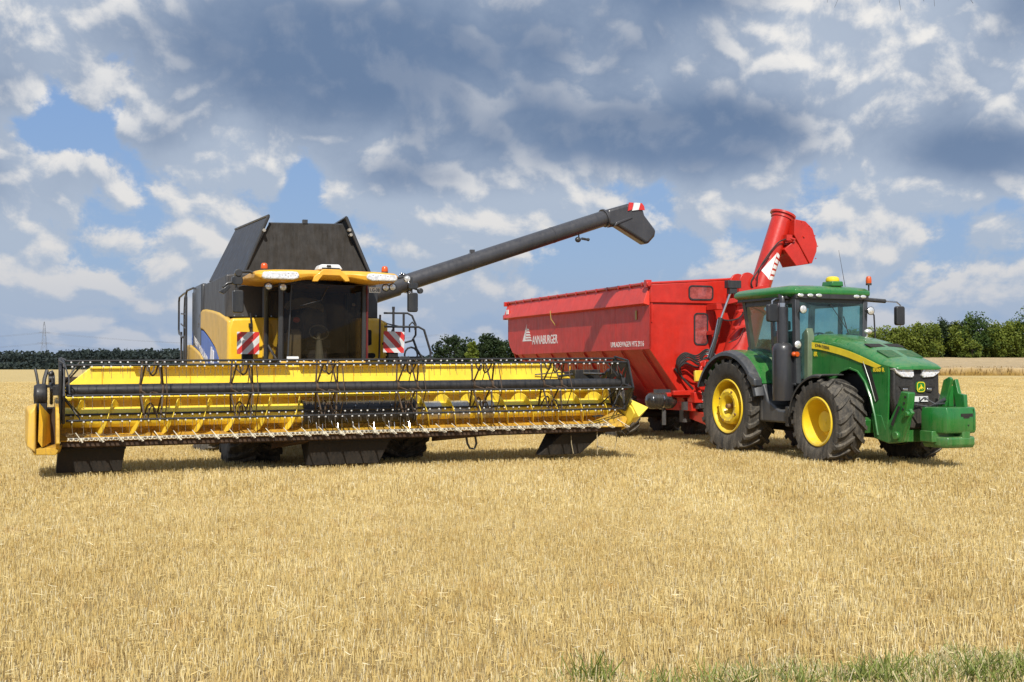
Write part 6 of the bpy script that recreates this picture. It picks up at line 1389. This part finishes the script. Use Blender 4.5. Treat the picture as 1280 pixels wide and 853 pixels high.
# dark undergrowth closing the foot of the hedge
n = 16000; bx = rng.uniform(62, 140, n); by = rng.uniform(314, 326, n); bz = tz_np(bx, by)+rng.random(n)**1.3*5.5
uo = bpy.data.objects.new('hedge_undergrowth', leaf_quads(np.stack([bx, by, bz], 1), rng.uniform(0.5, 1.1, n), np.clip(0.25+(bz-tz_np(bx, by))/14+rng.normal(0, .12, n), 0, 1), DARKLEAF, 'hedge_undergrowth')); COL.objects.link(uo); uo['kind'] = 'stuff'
# trees in the middle distance, left of the trailer
for px, wp, top, mt, lab in ((567, 46, 420, DARKLEAF, 'dark round-crowned tree standing alone left of the trailer, the leftmost of the far group'), (590, 14, 428, LIGHTLEAF, 'narrow bright green young tree squeezed between the dark round trees'), (610, 36, 422, DARKLEAF, 'dark round tree between the bright young tree and the trailer'), (636, 36, 424, DARKLEAF, 'dark green tree half hidden behind the rear end of the red trailer')):
    y = 360+random.uniform(-6, 6)-(8 if wp == 14 else 0); x = at_px(px, y); h = 1.85+(458-top)*y/1500
    tree('round_tree', lab, x, y, wp*y/1500*1.05, h, mt, nclump=60, nleaf=80, leaf=0.5, h0=1.0)
# far wood along the left horizon, one mass
CC, SS, TT = [], [], []
for k in range(900):
    y = random.uniform(690, 800); x = random.uniform(-380, -20) if k < 760 else random.uniform(-90, 60)
    hh = random.uniform(9.0, 11.6) if x < -150 else random.uniform(7.5, 9.0)
    hh += 1.2*sin(x*0.021)+0.0
    w = random.uniform(6, 11); q = 120
    u = rng.normal(size=(q, 3)); u /= np.linalg.norm(u, axis=1)[:, None]; u *= (rng.random(q)**0.35)[:, None]
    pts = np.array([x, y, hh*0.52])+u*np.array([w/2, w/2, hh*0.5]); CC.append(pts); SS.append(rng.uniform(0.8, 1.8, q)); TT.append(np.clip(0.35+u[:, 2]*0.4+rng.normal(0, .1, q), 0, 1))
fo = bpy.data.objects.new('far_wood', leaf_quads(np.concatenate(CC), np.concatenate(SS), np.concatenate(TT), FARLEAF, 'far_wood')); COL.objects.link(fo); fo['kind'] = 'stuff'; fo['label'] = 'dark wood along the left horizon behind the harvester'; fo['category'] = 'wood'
# paler scrub at its foot
n = 9000; bx = rng.uniform(-380, -120, n); by = rng.uniform(660, 680, n)
so_ = bpy.data.objects.new('scrub', leaf_quads(np.stack([bx, by, rng.random(n)**1.5*3.6], 1), rng.uniform(1.0, 2.2, n), np.clip(rng.normal(0.6, .2, n), 0, 1), FARLEAF, 'scrub')); COL.objects.link(so_); so_['kind'] = 'stuff'

# ---- pylon with its overhead lines
STEEL = paint('pylon_steel', (0.16, 0.18, 0.22), rough=0.6, coat=0, dust=0)
PX_, PY_ = at_px(55, 1000), 1000
py = root('electricity_pylon', 'thin lattice electricity pylon above the dark wood at far left', 'pylon', (PX_, PY_, 0), 0.15)
def pyl(o_h):
    m = MB(); Hh = 39; rr = 0.10
    lv = [0, 8, 15, 21, 26, 30, 34, 39]
    wv = [3.2, 2.6, 2.1, 1.6, 1.25, 1.0, 0.8, 0.15]
    for sx in (-1, 1):
        for sy in (-1, 1):
            m.tube([(sx*w, sy*w, z) for z, w in zip(lv, wv)], rr, 4)
    for i in range(len(lv)-1):
        for s in (-1, 1):
            m.tube([(-wv[i], s*wv[i], lv[i]), (wv[i+1], s*wv[i+1], lv[i+1])], rr*0.6, 4); m.tube([(wv[i], s*wv[i], lv[i]), (-wv[i+1], s*wv[i+1], lv[i+1])], rr*0.6, 4)
            m.tube([(s*wv[i], -wv[i], lv[i]), (s*wv[i+1], wv[i+1], lv[i+1])], rr*0.6, 4)
    return m
pyl(0).obj('lattice_tower', STEEL, py)
for z, w in ((21, 6.0), (30, 4.5)):
    m = MB(); m.tube([(-w, 0, z), (0, 0, z+0.9), (w, 0, z)], 0.10, 4); m.tube([(-w, 0, z), (w, 0, z)], 0.09, 4)
    for k in range(-3, 4): m.tube([(k*w/3.5, 0, z), ((k+0.5)*w/3.5, 0, z+0.5)], 0.1, 4)
    m.obj('cross_arm', STEEL, py)
CAB_ = paint('cable_grey', (0.12, 0.13, 0.15), rough=0.7, coat=0, dust=0)
for sx, z, lab in ((-1, 30, 'upper overhead power cable on the near side of the distant pylon'), (1, 30, 'upper overhead power cable on the far side of the distant pylon'), (-1, 21, 'lower overhead power cable on the near side of the distant pylon'), (1, 21, 'lower overhead power cable on the far side of the distant pylon')):
    m = MB()
    for d in (-1, 1):
        pts = []
        for i in range(17):
            t = i/16; pts.append((PX_+sx*4.5+d*t*330, PY_+(60*d if d > 0 else -60)*t, z-9.5*4*t*(1-t)+0*t))
        m.tube(pts, 0.07, 4)
    o = m.obj('power_cable', CAB_, None); o['label'] = lab; o['category'] = 'power cable'
mz = root('radio_mast', 'very thin distant mast poking above the trees at right', 'mast', (at_px(1175, 900), 900, 0), 0)
m = MB(); m.tube([(0, 0, 0), (0, 0, 42)], 0.22, 5, r2=0.08); m.obj('mast_pole', STEEL, mz)

scene.view_settings.view_transform = 'Standard'; scene.view_settings.look = 'None'; scene.view_settings.exposure = 0; scene.view_settings.gamma = 1
scene.render.engine = 'CYCLES'
scene.cycles.transparent_max_bounces = 16; scene.cycles.max_bounces = 8
# ---- sky
w = bpy.data.worlds.new('World'); scene.world = w; w.use_nodes = True; nt = w.node_tree
for n_ in list(nt.nodes): nt.nodes.remove(n_)
out = nt.nodes.new('ShaderNodeOutputWorld'); bg = nt.nodes.new('ShaderNodeBackground'); L(nt, bg.outputs[0], out.inputs[0])
sky = nt.nodes.new('ShaderNodeTexSky'); sky.sky_type = 'NISHITA'; sky.sun_disc = False; sky.sun_elevation = SUN_EL; sky.sun_rotation = pi-SUN_AZ; sky.air_density = 1.1; sky.dust_density = 1.6; sky.ozone_density = 1.3
bg.inputs[1].default_value = 0.102
tc = nt.nodes.new('ShaderNodeTexCoord'); DIR = tc.outputs['Generated']
sp = N(nt, 'ShaderNodeSeparateXYZ'); L(nt, DIR, sp.inputs[0])
azim = math_n(nt, 'ARCTAN2', sp.outputs[0], sp.outputs[1]); elev = math_n(nt, 'ARCSINE', sp.outputs[2])
# cloud masses: (azimuth, elevation, half width, half height, weight) in radians
CL = [(0.03, 0.30, 0.30, 0.085, 0.26), (-0.10, 0.205, 0.13, 0.03, 0.17), (0.10, 0.185, 0.17, 0.035, 0.22), (0.20, 0.29, 0.12, 0.04, 0.16),
      (0.36, 0.165, 0.11, 0.03, 0.20), (-0.10, 0.165, 0.06, 0.02, 0.12), (-0.38, 0.27, 0.08, 0.04, 0.13), (-0.42, 0.145, 0.045, 0.035, 0.20),
      (-0.28, 0.18, 0.06, 0.05, 0.10), (-0.24, 0.13, 0.06, 0.045, 0.12), (0.20, 0.215, 0.05, 0.03, 0.12), (0.17, 0.12, 0.07, 0.02, 0.10), (0.38, 0.235, 0.09, 0.04, 0.16),
      (0.30, 0.125, 0.04, 0.018, 0.10), (0.36, 0.085, 0.09, 0.022, 0.07), (-0.38, 0.10, 0.05, 0.012, 0.06), (-0.02, 0.125, 0.04, 0.012, 0.08), (-0.30, 0.095, 0.08, 0.014, 0.05), (0.03, 0.13, 0.035, 0.014, 0.08),
      (-0.36, 0.185, 0.045, 0.022, -0.26), (-0.175, 0.145, 0.018, 0.035, -0.22), (-0.165, 0.19, 0.03, 0.012, -0.06), (0.05, 0.150, 0.05, 0.008, -0.08), (0.245, 0.17, 0.016, 0.02, -0.18), (0.21, 0.235, 0.014, 0.012, -0.10),
      (0.40, 0.13, 0.04, 0.012, -0.16), (0.13, 0.085, 0.06, 0.012, -0.10), (0.39, 0.255, 0.02, 0.010, -0.10), (0.0, 0.085, 0.14, 0.016, -0.05), (-0.26, 0.26, 0.03, 0.01, -0.06), (0.23, 0.10, 0.04, 0.016, -0.12), (-0.44, 0.20, 0.03, 0.012, -0.05)]
def masses(dv):
    tot = None
    for (a0, e0, rx, ry, wt_) in CL:
        a = math_n(nt, 'MULTIPLY', math_n(nt, 'ADD', azim, -a0), 1/rx); e = math_n(nt, 'MULTIPLY', math_n(nt, 'ADD', elev, -e0+dv), 1/ry)
        r2 = math_n(nt, 'MULTIPLY_ADD', a, a, math_n(nt, 'MULTIPLY', e, e))
        g_ = math_n(nt, 'MULTIPLY', math_n(nt, 'EXPONENT', math_n(nt, 'MULTIPLY', r2, -0.8)), wt_)
        tot = g_ if tot is None else math_n(nt, 'ADD', tot, g_)
    return tot
def cvec(du, dv, seed):
    ea = math_n(nt, 'ADD', math_n(nt, 'MAXIMUM', elev, -0.02), 0.07+dv)
    u = math_n(nt, 'MULTIPLY', math_n(nt, 'ADD', azim, du), math_n(nt, 'POWER', math_n(nt, 'DIVIDE', 0.25, ea), 0.06))
    v = math_n(nt, 'MULTIPLY', math_n(nt, 'POWER', ea, 0.62), 1.15)
    c = nt.nodes.new('ShaderNodeCombineXYZ'); L(nt, u, c.inputs[0]); L(nt, v, c.inputs[1]); c.inputs[2].default_value = seed
    return c.outputs[0]
M0 = masses(0.0)
def density(du, dv, full=True, seed=1.7):
    v = cvec(du, dv, seed)
    n0 = N(nt, 'ShaderNodeTexNoise', i_Scale=11.0, i_Detail=1.0, i_Roughness=0.5); L(nt, v, n0.inputs['Vector'])
    wv = nt.nodes.new('ShaderNodeVectorMath'); wv.operation = 'MULTIPLY_ADD'; L(nt, n0.outputs['Color'], wv.inputs[0]); wv.inputs[1].default_value = (0.035, 0.035, 0.0); L(nt, v, wv.inputs[2])
    n1 = N(nt, 'ShaderNodeTexNoise', i_Scale=6.0, i_Detail=8.0 if full else 3.5, i_Roughness=0.62); n1.noise_dimensions = '2D'; L(nt, wv.outputs[0], n1.inputs['Vector'])
    vo = N(nt, 'ShaderNodeTexVoronoi', i_Scale=24.0, feature='F1'); vo.voronoi_dimensions = '2D'; L(nt, wv.outputs[0], vo.inputs['Vector'])
    bil = math_n(nt, 'MULTIPLY', math_n(nt, 'SUBTRACT', 0.45, vo.outputs["Distance"]), 0.17)
    return math_n(nt, 'ADD', n1.outputs[0], bil)
E0 = density(0, 0); E1 = density(0.003, 0.010, False)
lowb = map_range(nt, elev, 0.02, 0.15, 0.06, 0.01)
D0 = math_n(nt, 'ADD', math_n(nt, 'ADD', E0, M0), lowb)
cover = map_range(nt, D0, 0.425, 0.53, 0, 1, True)
TH = [(-0.06, 0.255, 0.26, 0.055, 0.40), (0.10, 0.185, 0.17, 0.032, 0.38), (0.20, 0.31, 0.11, 0.022, 0.28), (0.37, 0.163, 0.065, 0.020, 0.34), (-0.44, 0.145, 0.045, 0.03, 0.30), (-0.29, 0.165, 0.05, 0.04, 0.14), (-0.09, 0.155, 0.06, 0.018, 0.24), (0.19, 0.20, 0.04, 0.02, 0.08), (-0.43, 0.21, 0.05, 0.015, 0.12), (0.41, 0.27, 0.03, 0.03, 0.15)]
CLs = CL; CL = TH; T0 = masses(0.0); CL = CLs
nl = N(nt, 'ShaderNodeTexNoise', i_Scale=5.0, i_Detail=2.0, i_Roughness=0.5); L(nt, cvec(0, 0.0, 7.3), nl.inputs['Vector'])
mass = math_n(nt, 'ADD', math_n(nt, 'MULTIPLY', T0, 1.15), math_n(nt, 'MULTIPLY', nl.outputs[0], 0.55))
thick = map_range(nt, math_n(nt, 'ADD', mass, math_n(nt, 'MULTIPLY', E0, 0.45)), 0.50, 0.98, 0, 1, True)
lit = map_range(nt, math_n(nt, 'SUBTRACT', E0, E1), -0.03, 0.105, 0, 1, True)
high = map_range(nt, elev, 0.05, 0.20, 0.0, 1.0)
base = mix_col(nt, thick, mix_col(nt, high, (4.0, 4.8, 6.0), (4.3, 5.0, 6.1)), mix_col(nt, high, (2.3, 3.1, 4.6), (1.42, 2.12, 3.42)))
k1 = math_n(nt, 'MULTIPLY', lit, map_range(nt, thick, 0.2, 0.95, 1.0, 0.10))
cc = mix_col(nt, k1, base, mix_col(nt, high, (6.6, 6.55, 6.6), (8.6, 8.4, 8.1)))
skc = mix_col(nt, 0.75, sky.outputs[0], mix_col(nt, map_range(nt, elev, 0.0, 0.28), (3.0, 4.3, 6.6), (1.9, 3.5, 6.9)))
col = mix_col(nt, math_n(nt, 'MULTIPLY', cover, 0.97), skc, cc)
col = mix_col(nt, map_range(nt, elev, 0.0, 0.085, 0.6, 0.0), col, (3.2, 4.1, 5.8))
L(nt, col, bg.inputs[0])
w.cycles.sampling_method = 'MANUAL'; w.cycles.sample_map_resolution = 512
